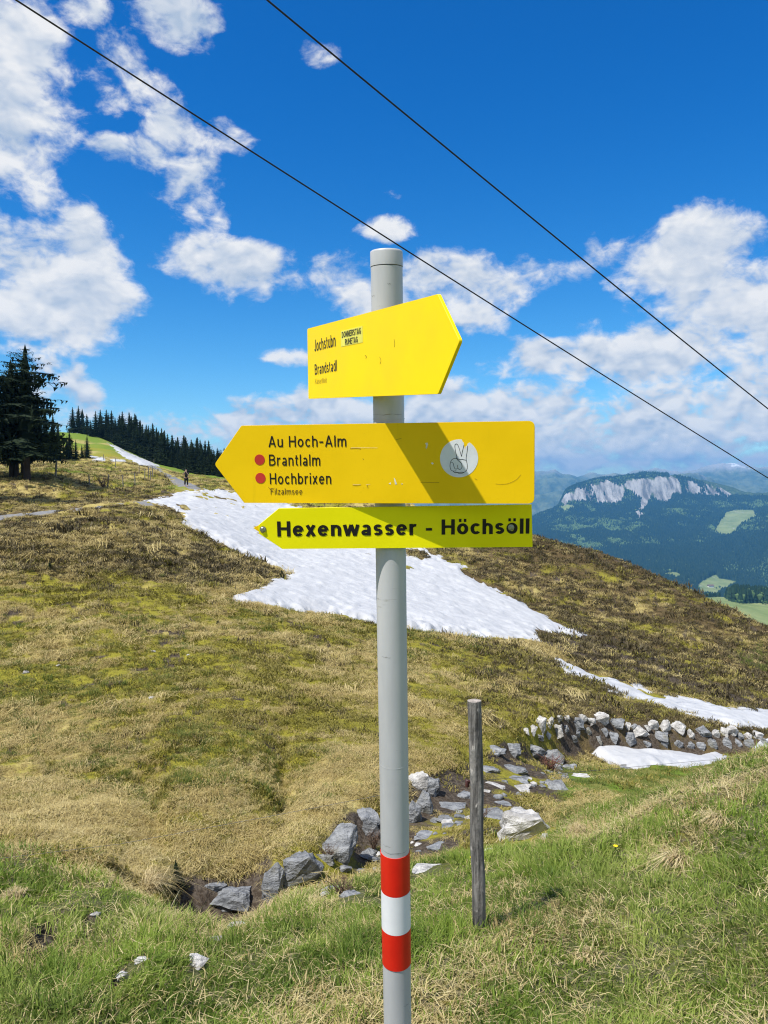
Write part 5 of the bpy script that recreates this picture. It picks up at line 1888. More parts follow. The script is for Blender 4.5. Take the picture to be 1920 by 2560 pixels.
m_skin = simple('skin', (0.50, 0.32, 0.24), 0.6, 0.05)
m_cloth = simple('black_cloth', (0.012, 0.013, 0.012), 0.9, 0.2, 20)
m_shoe = simple('dark_shoe', (0.03, 0.035, 0.06), 0.8, 0.2, 20)
m_hair = simple('dark_hair', (0.02, 0.015, 0.012), 0.7, 0.2, 30)
hp = hit(466, 1218, rmin=30)
hs = tree_h(hp, 1172.5) / 1.78
hiker = empty('person', hp)
hiker.scale = (hs, hs, hs)
tag(hiker, 'hiker in black clothes standing on the path with hands raised to the face', 'person')
B = [((0, 0, .95), (.14, .10)), ((0, 0, 1.15), (.13, .095)), ((0, .01, 1.38), (.16, .10)), ((0, 0, 1.50), (.06, .06)), ((0, -.02, 1.60), (.075, .085)), ((0, -.02, 1.72), (.07, .08)),
     ((.18, 0, 1.42), (.055, .055)), ((.26, -.10, 1.18), (.042, .042)), ((.07, -.26, 1.46), (.03, .03)), ((.045, -.25, 1.56), (.03, .02)),
     ((-.18, 0, 1.42), (.055, .055)), ((-.27, -.10, 1.19), (.042, .042)), ((-.09, -.26, 1.45), (.03, .03)), ((-.06, -.25, 1.56), (.03, .02)),
     ((.10, 0, .90), (.095, .10)), ((.11, -.01, .50), (.065, .07)), ((.12, .02, .10), (.042, .045)), ((.12, -.10, .04), (.04, .03)),
     ((-.10, 0, .90), (.095, .10)), ((-.12, -.04, .50), (.065, .07)), ((-.15, .0, .10), (.042, .045)), ((-.16, -.12, .04), (.04, .03))]
BE = [(0, 1), (1, 2), (2, 3), (3, 4), (4, 5), (2, 6), (6, 7), (7, 8), (8, 9), (2, 10), (10, 11), (11, 12), (12, 13), (0, 14), (14, 15), (15, 16), (16, 17), (0, 18), (18, 19), (19, 20), (20, 21)]
skin_mesh('body', B, BE, m_skin, hiker)
g = 1.18
skin_mesh('shirt', [((0, 0, .86), (.17, .12)), ((0, 0, 1.15), (.155, .115)), ((0, .01, 1.40), (.19, .12)), ((0, 0, 1.49), (.09, .08)), ((.19, 0, 1.42), (.075, .075)), ((.25, -.08, 1.24), (.065, .065)),
                    ((-.19, 0, 1.42), (.075, .075)), ((-.26, -.08, 1.25), (.065, .065))], [(0, 1), (1, 2), (2, 3), (2, 4), (4, 5), (2, 6), (6, 7)], m_cloth, hiker)
skin_mesh('trousers', [((0, 0, .98), (.165, .12)), ((.10, 0, .86), (.115, .12)), ((.11, -.01, .48), (.085, .09)), ((.12, .01, .20), (.065, .07)), ((-.10, 0, .86), (.115, .12)), ((-.12, -.04, .48), (.085, .09)), ((-.145, 0, .20), (.065, .07))],
          [(0, 1), (1, 2), (2, 3), (0, 4), (4, 5), (5, 6)], m_cloth, hiker)
skin_mesh('hair', [((0, .03, 1.66), (.085, .075)), ((0, .0, 1.74), (.08, .085)), ((0, .06, 1.58), (.06, .04))], [(0, 1), (0, 2)], m_hair, hiker)
for sx in (.12, -.16):
    skin_mesh('shoe', [((sx, .05, .05), (.05, .05)), ((sx, -.06, .045), (.052, .045)), ((sx, -.16, .035), (.045, .035))], [(0, 1), (1, 2)], m_shoe, hiker)

# ================================================================ far woods, farm
m_fconifer, t = new_mat('far_conifer')
oi = t.n('ShaderNodeObjectInfo')
tn = t.n('ShaderNodeAttribute', attribute_type='INSTANCER', attribute_name='tint')
c = t.mixc(tn.outputs['Fac'], (0.012, 0.030, 0.015), (0.040, 0.070, 0.028))
finish(m_fconifer, t, c, 0.9, spec=0.05)
m_fleaf, t = new_mat('far_broadleaf')
tn = t.n('ShaderNodeAttribute', attribute_type='INSTANCER', attribute_name='tint')
c = t.mixc(tn.outputs['Fac'], (0.060, 0.105, 0.034), (0.125, 0.185, 0.062))
finish(m_fleaf, t, c, 0.9, spec=0.05)


def far_tree(kind, seed):
    rd = random.Random(seed)
    bm = bmesh.new()
    if kind == 'conifer':
        for (z0, z1, r_) in ((0.05, .5, .17), (.3, .75, .13), (.55, 1.0, .085)):
            n = 6
            ring = [bm.verts.new((math.cos(6.283 * k / n + z0) * r_ * rd.uniform(.7, 1.2), math.sin(6.283 * k / n + z0) * r_ * rd.uniform(.7, 1.2), z0 + rd.uniform(-.03, .03))) for k in range(n)]
            tp = bm.verts.new((0, 0, z1))
            for k in range(n):
                bm.faces.new((ring[k], ring[(k + 1) % n], tp))
    else:
        bmesh.ops.create_icosphere(bm, subdivisions=1, radius=0.5)
        for v in bm.verts:
            v.co = v.co * rd.uniform(.8, 1.2)
            v.co = Vector((v.co.x * .8, v.co.y * .8, v.co.z * .95 + 0.5))
    me = bpy.data.meshes.new('far_' + kind)
    bm.to_mesh(me)
    bm.free()
    me.materials.append(m_fconifer if kind == 'conifer' else m_fleaf)
    return me


def instancer(name, pts, kinds, scales, rots, meshes, attrs, label, cat):
    """one mass of alike small things: points that carry mesh instances"""
    coll = bpy.data.collections.new(name + '_kinds')
    for i, me in enumerate(meshes):
        ob = bpy.data.objects.new('%02d_kind' % i, me)
        coll.objects.link(ob)
    me = bpy.data.meshes.new(name)
    me.vertices.add(len(pts))
    me.vertices.foreach_set('co', np.asarray(pts, np.float32).ravel())
    a = me.attributes.new('kind_index', 'INT', 'POINT')
    a.data.foreach_set('value', np.asarray(kinds, np.int32))
    a = me.attributes.new('size', 'FLOAT_VECTOR', 'POINT')
    a.data.foreach_set('vector', np.asarray(scales, np.float32).ravel())
    a = me.attributes.new('turn', 'FLOAT_VECTOR', 'POINT')
    a.data.foreach_set('vector', np.asarray(rots, np.float32).ravel())
    for k, v in attrs.items():
        a = me.attributes.new(k, 'FLOAT', 'POINT')
        a.data.foreach_set('value', np.asarray(v, np.float32))
    ng = bpy.data.node_groups.new(name + '_scatter', 'GeometryNodeTree')
    ng.interface.new_socket('Geometry', in_out='INPUT', socket_type='NodeSocketGeometry')
    ng.interface.new_socket('Geometry', in_out='OUTPUT', socket_type='NodeSocketGeometry')
    G = NT(ng)
    gi = G.n('NodeGroupInput')
    ci = G.n('GeometryNodeCollectionInfo', {'Separate Children': True, 'Reset Children': True})
    ci.inputs['Collection'].default_value = coll
    ai = G.n('GeometryNodeInputNamedAttribute', {'Name': 'kind_index'}, data_type='INT')
    as_ = G.n('GeometryNodeInputNamedAttribute', {'Name': 'size'}, data_type='FLOAT_VECTOR')
    ar = G.n('GeometryNodeInputNamedAttribute', {'Name': 'turn'}, data_type='FLOAT_VECTOR')
    er = G.n('FunctionNodeEulerToRotation', {0: ar.outputs[0]})
    ip_ = G.n('GeometryNodeInstanceOnPoints', {'Points': gi.outputs[0], 'Instance': ci.outputs[0], 'Pick Instance': True, 'Instance Index': ai.outputs[0],
                                               'Rotation': er.outputs[0], 'Scale': as_.outputs[0]})
    G.n('NodeGroupOutput', {0: ip_.outputs[0]})
    o = bpy.data.objects.new(name, me)
    link(o)
    md = o.modifiers.new('scatter', 'NODES')
    md.node_group = ng
    tag(o, label, cat, kind='stuff')
    return o


FT = [far_tree('conifer', 1), far_tree('conifer', 2), far_tree('conifer', 3), far_tree('broadleaf', 4), far_tree('broadleaf', 5)]
# mountain forest: spread evenly over what is seen of the slope
N_ = 150000
a = rng.uniform(R(9), R(31), N_)
l_ = np.log(rng.uniform(2500, 5450, N_))
r_ = np.exp(l_)
x, y = r_ * np.sin(a), r_ * np.cos(a)
k = farl.knot(x, y)
z = far_z(x, y)
u, v = project(x, y, z)
md_, cl_ = far_cover(x, y, u, v, k)
steep = fbm(x / 45, y / 300, 3, 701)
ok = (md_ < 0.4) & ((cl_ < 0.35) | ((steep > 0.45) & (rng.random(N_) < 0.5))) & (k > 5.6)
x, y, z, k, cl_ = x[ok], y[ok], z[ok], k[ok], cl_[ok]
leafy = fbm(x / 220, y / 260, 4, 711) + 0.5 * fbm(x / 40, y / 60, 2, 713) + 0.5 * sstep(k, 7.6, 8.6) * (1 - sstep(k, 9.4, 10.2)) - 0.35
leaf = leafy + 0.35 * fbm(x / 55, y / 420, 3, 719) + rng.normal(0, 0.42, len(x)) > 0.36
kd = np.where(leaf, rng.integers(3, 5, len(x)), rng.integers(0, 3, len(x)))
sz_ = rng.uniform(18, 28, len(x)) * np.where(leaf, 0.62, 1.0)
wd = np.where(leaf, rng.uniform(.75, 1.1, len(x)), rng.uniform(1.0, 1.5, len(x)))
zero = np.zeros(len(x))
instancer('mountain_forest', np.stack([x, y, z - 1], -1), kd, np.stack([sz_ * wd, sz_ * wd, sz_], -1), np.stack([zero, zero, rng.uniform(0, 6.28, len(x))], -1), FT,
          {'tint': np.clip(rng.normal(0.4, 0.28, len(x)), 0, 1)}, 'mixed forest covering the slopes of the cliff mountain', 'forest')
# dark wood on the green foothill
N_ = 5200
a = rng.uniform(R(21.5), R(31), N_)
r_ = rng.uniform(1150, 1620, N_)
x, y = r_ * np.sin(a), r_ * np.cos(a)
z = far_z(x, y)
u, v = project(x, y, z)
wood = poly_sd(u, v, WOOD)
k = farl.knot(x, y)
ok = (wood > 0) & (k < 5.2)
x, y, z = x[ok], y[ok], z[ok]
sz_ = rng.uniform(17, 27, len(x)) * np.interp(u[ok], [1740, 1800, 1835], [0.38, 0.45, 1.0])
kd = np.where(rng.random(len(x)) < 0.03, 3, rng.integers(0, 3, len(x)))
wd = rng.uniform(.95, 1.35, len(x))
zero = np.zeros(len(x))
instancer('conifer_wood', np.stack([x, y, z - 1], -1), kd, np.stack([sz_ * wd, sz_ * wd, sz_], -1), np.stack([zero, zero, rng.uniform(0, 6.28, len(x))], -1), FT,
          {'tint': np.clip(rng.normal(0.3, 0.2, len(x)), 0, 1)}, 'dark conifer wood above the bright green meadow at the right edge', 'wood')
print('far trees', len(ok), len(x))


def far_hit(u, v, rmin=1000, rmax=5000):
    d = px_dir(u, v)
    hl = math.hypot(d.x, d.y)
    rs = np.exp(np.linspace(math.log(rmin), math.log(rmax), 3000))
    x, y = d.x / hl * rs, d.y / hl * rs
    zz = CAMZ + d.z / hl * rs
    b = zz < far_z(x, y)
    i = int(np.argmax(b)) if b.any() else 2000
    return Vector((x[i], y[i], float(far_z(x[i], y[i]))))


m_plaster = simple('farm_plaster', (0.78, 0.77, 0.74), 0.9, 0.05)
m_roof = simple('farm_roof', (0.16, 0.10, 0.08), 0.9, 0.2)
m_glass = simple('dark_window', (0.03, 0.03, 0.04), 0.3, 0.1)
fp = far_hit(1776, 1468, 2200)
print('FARM', fp)
farm = empty('farmhouse', fp, R(12))
tag(farm, 'white farmhouse with a dark gabled roof on the pale valley meadow', 'house')
w2, d2, h2 = 10.5, 6.0, 6.5


def box(name, x0, x1, y0, y1, z0, z1, mat, parent):
    vs = [(x, y, z) for z in (z0, z1) for y in (y0, y1) for x in (x0, x1)]
    return mesh_obj(name, vs, [(0, 2, 3, 1), (4, 5, 7, 6), (0, 1, 5, 4), (2, 6, 7, 3), (0, 4, 6, 2), (1, 3, 7, 5)], mat, parent)


box('wall', -w2, w2, -d2, d2, -3, h2, m_plaster, farm)
vs = [(-w2 - 1.2, -d2 - 1.5, h2 - .3), (w2 + 1.2, -d2 - 1.5, h2 - .3), (w2 + 1.2, d2 + 1.5, h2 - .3), (-w2 - 1.2, d2 + 1.5, h2 - .3), (-w2 - 1.2, 0, h2 + 3.6), (w2 + 1.2, 0, h2 + 3.6)]
mesh_obj('roof', vs, [(0, 1, 5, 4), (2, 3, 4, 5), (0, 4, 3), (1, 2, 5), (0, 3, 2, 1)], m_roof, farm)
for i in range(4):
    for zz in (1.0, 4.0):
        box('window', -8 + i * 5, -6.6 + i * 5, -d2 - 0.1, -d2 + 0.1, zz, zz + 1.4, m_glass, farm)
for i, (u, v, hpx, lab) in enumerate(((1799, 1470, 7, 'lone round tree right of the white farmhouse'), (1791, 1472, 5, 'little tree between the farmhouse and the lone round tree'), (1848, 1510, 12, 'pale leafy tree at the foot of the dark wood'),
                                      (1913, 1512, 14, 'pale leafy tree at the right edge below the dark wood'))):
    p = far_hit(u, v, 900)
    e = empty('meadow_tree', p)
    s = hpx / FPX * (p - CAMP).dot(FWD)
    vs, fs = tube([(0, 0, -0.5), (0, 0, s * 0.35)], [s * 0.04, s * 0.03], 6)
    mesh_obj('trunk', vs, fs, m_bark, e)
    rdt = random.Random(i)
    V_, F_ = [], []
    for q in range(9):
        c0 = Vector((rdt.gauss(0, .2), rdt.gauss(0, .2), .6 + rdt.gauss(0, .14))) * s
        bm = bmesh.new()
        bmesh.ops.create_icosphere(bm, subdivisions=1, radius=s * rdt.uniform(.14, .26))
        b = len(V_)
        bm.verts.index_update()
        V_ += [v_.co * rdt.uniform(.8, 1.15) + c0 for v_ in bm.verts]
        F_ += [tuple(b + x.index for x in f.verts) for f in bm.faces]
        bm.free()
    mesh_obj('crown', V_, F_, m_fleaf, e)
    tag(e, lab, 'tree', 'leafy trees on the far meadows')

# ================================================================ grass
def blade_mat(name, c0, c1, c2, trans=0.3, src='INSTANCER'):
    """blades: instance tint and per blade shade pick the colour between three"""
    m, t = new_mat(name)
    tn = t.n('ShaderNodeAttribute', attribute_type=src, attribute_name='tint').outputs['Fac']
    sh = t.n('ShaderNodeAttribute', attribute_type='GEOMETRY', attribute_name='shade').outputs['Fac']
    c = t.mixc(sh, c0, c1)
    c = t.mixc(t.math('MULTIPLY', tn, t.smooth(sh, 0.15, 0.9, 0.45, 1.0)), c, c2)
    p = t.n('ShaderNodeBsdfPrincipled', {'Base Color': c, 'Roughness': 0.6, 'Specular IOR Level': 0.25})
    tr = t.n('ShaderNodeBsdfTranslucent', {'Color': c})
    mx = t.n('ShaderNodeMixShader', {0: trans, 1: p.outputs[0], 2: tr.outputs[0]})
    t.n('ShaderNodeOutputMaterial', {'Surface': mx.outputs[0]})
    return m


m_gr = blade_mat('grass_green', (0.060, 0.100, 0.014), (0.150, 0.200, 0.034), (0.32, 0.31, 0.09), 0.35)
m_gn = blade_mat('near_grass_green', (0.085, 0.150, 0.016), (0.235, 0.325, 0.045), (0.38, 0.42, 0.11), 0.40, 'GEOMETRY')
m_sn = blade_mat('near_grass_straw', (0.27, 0.20, 0.075), (0.54, 0.45, 0.20), (0.66, 0.58, 0.33), 0.25, 'GEOMETRY')
m_st = blade_mat('grass_straw', (0.30, 0.225, 0.08), (0.54, 0.44, 0.175), (0.64, 0.54, 0.27), 0.25)
m_ms = blade_mat('grass_moss', (0.14, 0.128, 0.018), (0.27, 0.24, 0.045), (0.42, 0.345, 0.13), 0.2)
m_he = blade_mat('heath_twigs', (0.036, 0.030, 0.013), (0.095, 0.074, 0.032), (0.17, 0.135, 0.06), 0.1)


def tuft(seed, n, hgt, spread, width, lean, curl, mat, bushy=False):
    rd = random.Random(seed)
    V_, F_, S_ = [], [], []
    main = rd.uniform(0, 6.28)
    for _ in range(n):
        a = rd.uniform(0, 6.28)
        q = spread * math.sqrt(rd.random())
        b0 = Vector((math.cos(a) * q, math.sin(a) * q, -0.015))
        la = a + rd.gauss(0, 0.9) if not bushy else rd.uniform(0, 6.28)
        if lean > 0.6:
            la = main + rd.gauss(0, 1.0)
        d = Vector((math.cos(la), math.sin(la), 0))
        h = hgt * rd.uniform(0.5, 1.15)
        ln = abs(rd.gauss(lean, lean * 0.4))
        w = width * rd.uniform(.6, 1.2)
        sd_ = Vector((-d.y, d.x, 0)).lerp(Vector((rd.uniform(-1, 1), rd.uniform(-1, 1), 0)), .4).normalized() * w / 2
        k = len(V_)
        p1 = b0 + d * (h * ln * 0.35) + Vector((0, 0, h * 0.55))
        p2 = b0 + d * (h * ln * 1.0) + Vector((0, 0, h * (1.0 - curl * ln)))
        V_ += [b0 - sd_, b0 + sd_, p1 - sd_ * .85, p1 + sd_ * .85, p2]
        F_ += [(k, k + 1, k + 3, k + 2), (k + 2, k + 3, k + 4)]
        s = rd.random()
        S_ += [s] * 5
    me = bpy.data.meshes.new('tuft')
    me.from_pydata([tuple(v) for v in V_], [], F_)
    me.update()
    me.materials.append(mat)
    at_ = me.attributes.new('shade', 'FLOAT', 'POINT')
    at_.data.foreach_set('value', np.array(S_, np.float32))
    return me


COARSE = ([tuft(101 + i, 34, 0.09, 0.10, 0.008, 0.55, 0.3, m_gr) for i in range(4)] +
          [tuft(111 + i, 48, 0.085, 0.12, 0.0065, 1.6, 0.50, m_st) for i in range(4)] +
          [tuft(121 + i, 32, 0.050, 0.13, 0.012, 0.8, 0.3, m_ms) for i in range(2)] +
          [tuft(131 + i, 40, 0.085, 0.13, 0.013, 0.5, 0.1, m_he, True) for i in range(2)])
ROCK_A = np.array(ROCK_XY)


def near_rock(x, y, pad):
    hitm = np.zeros(len(x), bool)
    for rx, ry, rr_, dp in ROCK_A:
        # keep the stone itself and the strip before it free of tall grass
        dx, dy = x - rx, y - ry
        hitm |= (np.abs(dx) < rr_ * 1.0 + pad) & (dy < rr_) & (dy > -(rr_ + pad + 0.12))
    return hitm


def sow_near(name, n_clump, n_litter, label, seed):
    """the near sward blade by blade: clumps that lean their own way, with dead litter lying between"""
    g_ = np.random.default_rng(seed)

    def spots(n):
        a = g_.uniform(R(-39), R(39), n)
        r_ = np.exp(g_.uniform(math.log(2.3), math.log(8.8), n))
        x, y = r_ * np.sin(a), r_ * np.cos(a)
        z = land.base(x, y)
        u, v = project(x, y, z)
        k = land.knot(x, y)
        st, gr_, he, so = cover(x, y, u, v, k)
        keep = (g_.random(n) > so * 0.98) & ((k < 2.75) | (u < 620) | ((u > 1300) & (k < 2.45)))
        f = np.clip(st / np.maximum(st + gr_, .05), 0, 1)
        return x[keep], y[keep], r_[keep], k[keep], f[keep]

    x, y, r_, k, f = spots(n_clump)
    n = len(x)
    dry = g_.random(n) < f
    tall = 0.074 * g_.choice([0.45, 0.6, 0.8, 1.0, 1.4], n) * (1 + 0.5 * fbm(x / 0.6, y / 0.6, 2, 811)) * (1 - 0.35 * sstep(k, 1.9, 2.6))
    lean_a = g_.uniform(0, 6.28, n) * 0.5 + 3.0 * fbm(x / 0.5, y / 0.5, 2, 841)
    cs_ = g_.uniform(.014, .045, n) * (r_ / 4) ** 0.4
    bs = np.clip(0.42 + 0.55 * fbm(x / 0.4, y / 0.4, 2, 851) + g_.normal(0, .15, n), 0, 1)
    tint = np.clip(0.22 + 0.5 * fbm(x / 0.7, y / 0.7, 3, 821) + g_.normal(0, 0.15, n), 0, 1)
    cnt = g_.integers(8, 30, n)
    i = np.repeat(np.arange(n), cnt)
    m = len(i)
    bx, by = x[i] + g_.normal(0, 1, m) * cs_[i], y[i] + g_.normal(0, 1, m) * cs_[i]
    mi = np.where(dry[i], 1, (g_.random(m) < 0.10 + 0.25 * f[i]).astype(int))
    dd = lean_a[i] + g_.normal(0, 1.0, m)
    h = tall[i] * g_.uniform(.5, 1.15, m)
    ln = np.abs(np.where(mi == 1, g_.normal(1.25, .5, m), g_.normal(.6, .3, m)))
    curl = np.where(mi == 1, .58, .32)
    rise = np.maximum(0.04, 1 - curl * ln)
    w = np.where(mi == 1, .0038, .0052) * g_.uniform(.6, 1.25, m) * np.maximum(1, r_[i] / 4.0) ** 0.7
    sh = np.clip(bs[i] + g_.normal(0, .2, m), 0, 1)
    tn = tint[i]
    z0 = np.full(m, -0.01)
    # litter
    x2, y2, r2, k2, f2_ = spots(n_litter)
    kp = g_.random(len(x2)) < 0.25 + 0.75 * f2_
    x2, y2, r2 = x2[kp], y2[kp], r2[kp]
    q = len(x2)
    bx, by = np.concatenate([bx, x2]), np.concatenate([by, y2])
    mi = np.concatenate([mi, np.ones(q, int)])
    dd = np.concatenate([dd, g_.uniform(0, 6.28, q)])
    h = np.concatenate([h, g_.uniform(.03, .11, q)])
    ln = np.concatenate([ln, np.ones(q)])
    rise = np.concatenate([rise, g_.uniform(.0, .3, q)])
    w = np.concatenate([w, .0034 * g_.uniform(.7, 1.4, q) * np.maximum(1, r2 / 4.0) ** 0.7])
    sh = np.concatenate([sh, g_.random(q)])
    tn = np.concatenate([tn, g_.random(q) * .8])
    z0 = np.concatenate([z0, g_.uniform(.004, .03, q)])
    ok = ~near_rock(bx, by, 0.0)
    bx, by, mi, dd, h, ln, rise, w, sh, tn, z0 = (v_[ok] for v_ in (bx, by, mi, dd, h, ln, rise, w, sh, tn, z0))
    m = len(bx)
    bz = ground_z(bx, by) + z0
    dx, dy = np.cos(dd), np.sin(dd)
    ja = dd + math.pi / 2 + g_.normal(0, .6, m)
    sx, sy = np.cos(ja) * w / 2, np.sin(ja) * w / 2
    B0 = np.stack([bx, by, bz], -1)
    S_ = np.stack([sx, sy, np.zeros(m)], -1)
    D_ = np.stack([dx, dy, np.zeros(m)], -1)
    hz_ = np.zeros((m, 3))
    hz_[:, 2] = h
    P1 = B0 + D_ * (h * ln * .38)[:, None] + hz_ * np.minimum(.55, rise * .9)[:, None]
    P2 = B0 + D_ * (h * ln)[:, None] + hz_ * rise[:, None] + g_.normal(0, .08, (m, 3)) * h[:, None]
    co_ = np.stack([B0 - S_, B0 + S_, P1 - S_ * .85, P1 + S_ * .85, P2], 1).reshape(-1, 3)
    k5 = np.arange(m)[:, None] * 5
    tri_ = np.concatenate([k5 + np.array([[0, 1, 3]]), k5 + np.array([[0, 3, 2]]), k5 + np.array([[2, 3, 4]])], 1).reshape(-1, 3)
    me = bpy.data.meshes.new(name)
    me.vertices.add(len(co_))
    me.vertices.foreach_set('co', co_.astype(np.float32).ravel())
    me.loops.add(tri_.size)
    me.loops.foreach_set('vertex_index', tri_.astype(np.int32).ravel())
    me.polygons.add(len(tri_))
    me.polygons.foreach_set('loop_start', np.arange(0, tri_.size, 3, dtype=np.int32))
    me.polygons.foreach_set('material_index', np.repeat(mi, 3).astype(np.int32))
    me.materials.append(m_gn)
    me.materials.append(m_sn)
    for an, av in (('shade', sh), ('tint', tn)):
        at_ = me.attributes.new(an, 'FLOAT', 'POINT')
        at_.data.foreach_set('value', np.repeat(av, 5).astype(np.float32))
    me.update(calc_edges=True)
    o = bpy.data.objects.new(name, me)
    link(o)
    tag(o, label, 'grass', kind='stuff')
    print(name, m, 'blades')
    return o


def sow(name, N_, amin, amax, rmin, rmax, meshes, size, label, cat, seed, density=None, accept=None):
    g_ = np.random.default_rng(seed)
    a = g_.uniform(R(amin), R(amax), N_)
    r_ = np.exp(g_.uniform(math.log(rmin), math.log(rmax), N_))
    x, y = r_ * np.sin(a), r_ * np.cos(a)
    z = ground_z(x, y)
    u, v = project(x, y, z)
    k = land.knot(x, y)
    st, gr_, he, so = cover(x, y, u, v, k)
    sn = snow_sd(x, y, u, v)
    pth = np.zeros(N_)
    for pp in PATH_XY:
        dmin = np.full(N_, 1e9)
        for q in pp[0][::4]:
            dmin = np.minimum(dmin, np.hypot(x - q[0], y - q[1]))
        pth = np.maximum(pth, dmin < pp[1] * 1.05)
    rest = np.clip(1 - 0.6 * (st + gr_ + he), 0.05, 1) * (k > 2.3)
    w = np.stack([gr_ * 1.0, st * 1.0, rest * 0.9, he * 0.9], -1)
    tot = w.sum(-1)
    pr = w / np.maximum(tot, 1e-6)[:, None]
    ch = (g_.random(N_)[:, None] > np.cumsum(pr, -1)).sum(-1).clip(0, 3)
    lowq = fbm(x / 0.35, y / 0.35, 2, 801)
    keep = (sn < -1.0) & (pth < 0.5) & (g_.random(N_) > so * 0.97) & (g_.random(N_) < 0.35 + tot) & (g_.random(N_) < 0.75 + 0.4 * lowq)
    keep &= ~((r_ < 23) & near_rock(x, y, 0.05))
    if accept is not None:
        keep &= accept(x, y, u, v, k)
    x, y, z, ch, k, r_, u, v = x[keep], y[keep], z[keep], ch[keep], k[keep], r_[keep], u[keep], v[keep]
    n = len(x)
    kd = np.choose(ch, [g_.integers(0, 4, n), g_.integers(4, 8, n), g_.integers(8, 10, n), g_.integers(10, 12, n)])
    s = size(r_, k, u) * g_.uniform(0.7, 1.35, n) * (1 + 0.35 * fbm(x / 0.5, y / 0.5, 2, 811))
    s = s * np.choose(ch, [1.0, 1.05, 1.0, 1.0]) * np.where((g_.random(n) < 0.07) & (ch != 0) & (r_ > 13), g_.uniform(1.4, 2.1, n), 1.0)
    hs = s * g_.uniform(0.8, 1.2, n)
    hs = hs * np.where(ch == 3, 0.7, 1.0)
    # turf beyond the gully on the right is grazed short
    short = sstep(k, 2.4, 3.0) * (1 - sstep(k, 5.0, 5.6)) * sstep(u, 1250, 1400)
    hs = hs * (1 - 0.6 * short * (ch == 0))
    tint = np.clip(0.30 + 0.45 * fbm(x / 0.7, y / 0.7, 3, 821) + g_.normal(0, 0.2, n), 0, 1)
    rots = np.stack([g_.normal(0, .12, n), g_.normal(0, .12, n), g_.uniform(0, 6.28, n)], -1)
    o = instancer(name, np.stack([x, y, z - 0.004], -1), kd, np.stack([s, s, hs], -1), rots, meshes, {'tint': tint}, label, cat)
    print(name, n)
    return o


PATH_XY = []
for nm, (pts, wid) in PATHS.items():
    w = [hit(*q) for q in pts]
    d_ = []
    for i in range(len(w) - 1):
        for f in np.linspace(0, 1, 60)[:-1]:
            d_.append((w[i].x + (w[i + 1].x - w[i].x) * f, w[i].y + (w[i + 1].y - w[i].y) * f))
    PATH_XY.append((d_, wid))

sow_near('grass', 19000, 80000, 'fresh green and straw coloured grass on the near knoll', 11)
sow('meadow_grass', 112000, -39, 39, 6.0, 30, COARSE, lambda r, k, u: np.clip(0.42 + 0.030 * r, 0.5, 1.6) * np.where(k < 2.5, 0.0, 1.0) + 0.02, 'short bleached grass and moss of the opposite pasture', 'grass', 12,
    accept=lambda x, y, u, v, k: k > 2.45)
sow('hill_grass', 136000, -39, 39, 24, 130, COARSE, lambda r, k, u: np.clip(0.7 + 0.020 * r, 1.0, 2.4) * (1 + 0.25 * sstep(u, 1000, 1300)) * (1 + 0.35 * sstep(k, 8.0, 8.4) * (1 - sstep(k, 8.7, 9.1))),
    'tussocky brown grass and heath of the hillside around the snow', 'grass', 13)

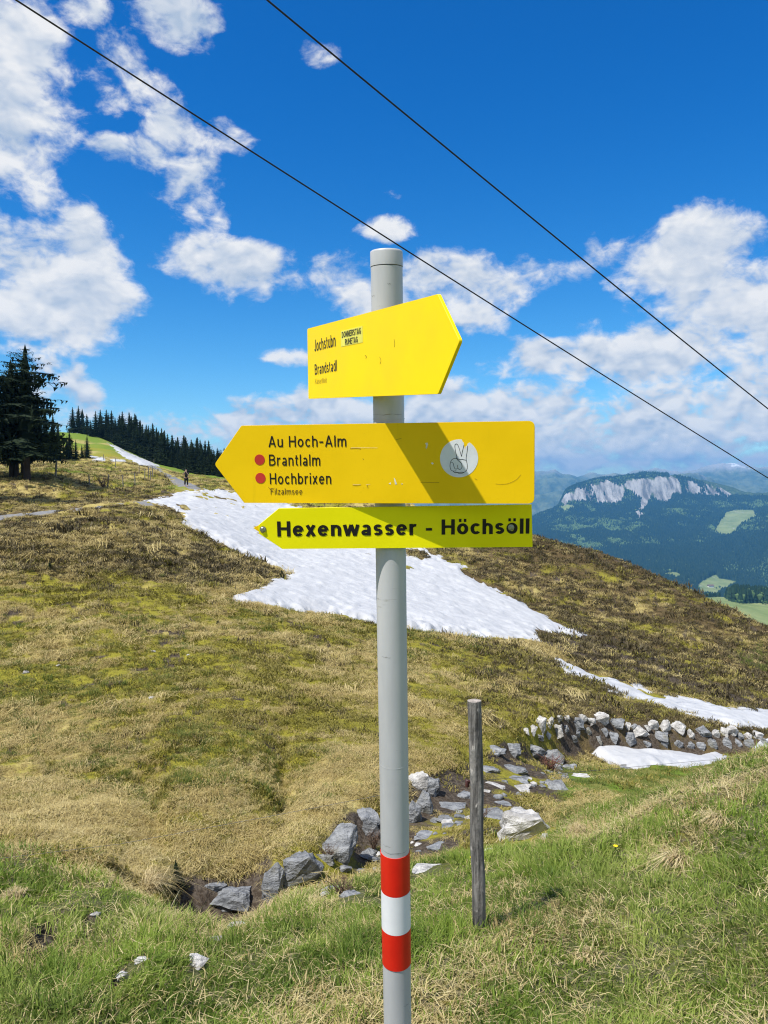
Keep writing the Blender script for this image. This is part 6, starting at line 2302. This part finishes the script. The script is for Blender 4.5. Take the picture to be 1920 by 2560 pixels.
# single straw tussocks that stand out, each with its own outline
m_tus, t = new_mat('tussock_straw')
sh = t.n('ShaderNodeAttribute', attribute_name='shade').outputs['Fac']
finish(m_tus, t, t.mixc(sh, (0.27, 0.20, 0.085), (0.55, 0.46, 0.26)), 0.7, spec=0.2)
TUSS = [(365, 2230, 150, 'large pale straw tussock left of the spruce seedling'), (700, 2262, 120, 'straw tussock hanging over the gully below the large dark block'), (975, 2320, 70, 'straw tuft left of the white band'),
        (560, 2440, 60, 'arching straw tussock by the flat grey stone at lower left'), (1480, 2400, 90, 'straw tussock on the knoll right of the fence post'), (1700, 2160, 120, 'broad straw tussock high on the right knoll'),
        (1800, 2060, 110, 'straw tussock near the right edge of the knoll'), (1440, 2090, 90, 'straw tussock by the short green turf on the right'), (40, 2250, 90, 'straw tussock at the left edge above the torn turf')]
for i, (u, vb, wpx, lab) in enumerate(TUSS):
    p = hit(u, vb)
    wm = wpx / FPX * (p - CAMP).dot(FWD)
    me = tuft(700 + i, 230, wm * 0.50, wm * 0.13, 0.0042, 1.25, 0.62, m_tus)
    # radial fall
    o = bpy.data.objects.new('straw_tussock', me)
    link(o)
    o.location = p
    o.rotation_euler = (0, 0, i * 1.0)
    tag(o, lab, 'tussock', 'straw tussocks')
# yellow flowers
m_petal = simple('petal_yellow', (0.80, 0.55, 0.01), 0.5, 0.1)
m_stem = simple('flower_stem', (0.08, 0.14, 0.03), 0.7, 0.1)
for i, (u, vb, lab) in enumerate(((1180, 2190, 'small yellow flower just right of the fence post'), (1538, 2165, 'small yellow flower on the knoll right of the sloping slab'))):
    p = hit(u, vb)
    e = empty('yellow_flower', p)
    vs, fs = tube([(0, 0, -0.02), (0.005, 0, 0.06), (0, 0, 0.12)], [0.0025, 0.002, 0.0018], 5)
    mesh_obj('stem', vs, fs, m_stem, e)
    for k_ in range(7):
        a = 6.283 * k_ / 7
        c_, s_ = math.cos(a), math.sin(a)
        L_ = 0.017
        q = [(0, 0, .12), (c_ * L_ * .6 - s_ * .006, s_ * L_ * .6 + c_ * .006, .127), (c_ * L_, s_ * L_, .128), (c_ * L_ * .6 + s_ * .006, s_ * L_ * .6 - c_ * .006, .127)]
        mesh_obj('petal', q, [(0, 1, 2, 3)], m_petal, e)
    tag(e, lab, 'flower')

# ================================================================ air
hz_m = bpy.data.materials.new('air')
hz_m.use_nodes = True
hz_m.node_tree.nodes.clear()
h_ = NT(hz_m.node_tree)
HAZE = 1.0e-4
vol = h_.n('ShaderNodeVolumePrincipled', {'Color': (0.14, 0.50, 1.0, 1), 'Density': HAZE, 'Anisotropy': 0.1})
h_.n('ShaderNodeOutputMaterial', {'Volume': vol.outputs[0]})
hz = box('haze', -9000, 17000, -300, 12500, CAMZ - 765, CAMZ + 285, hz_m, None)
tag(hz, 'bluish air over the valley', 'haze', kind='stuff')
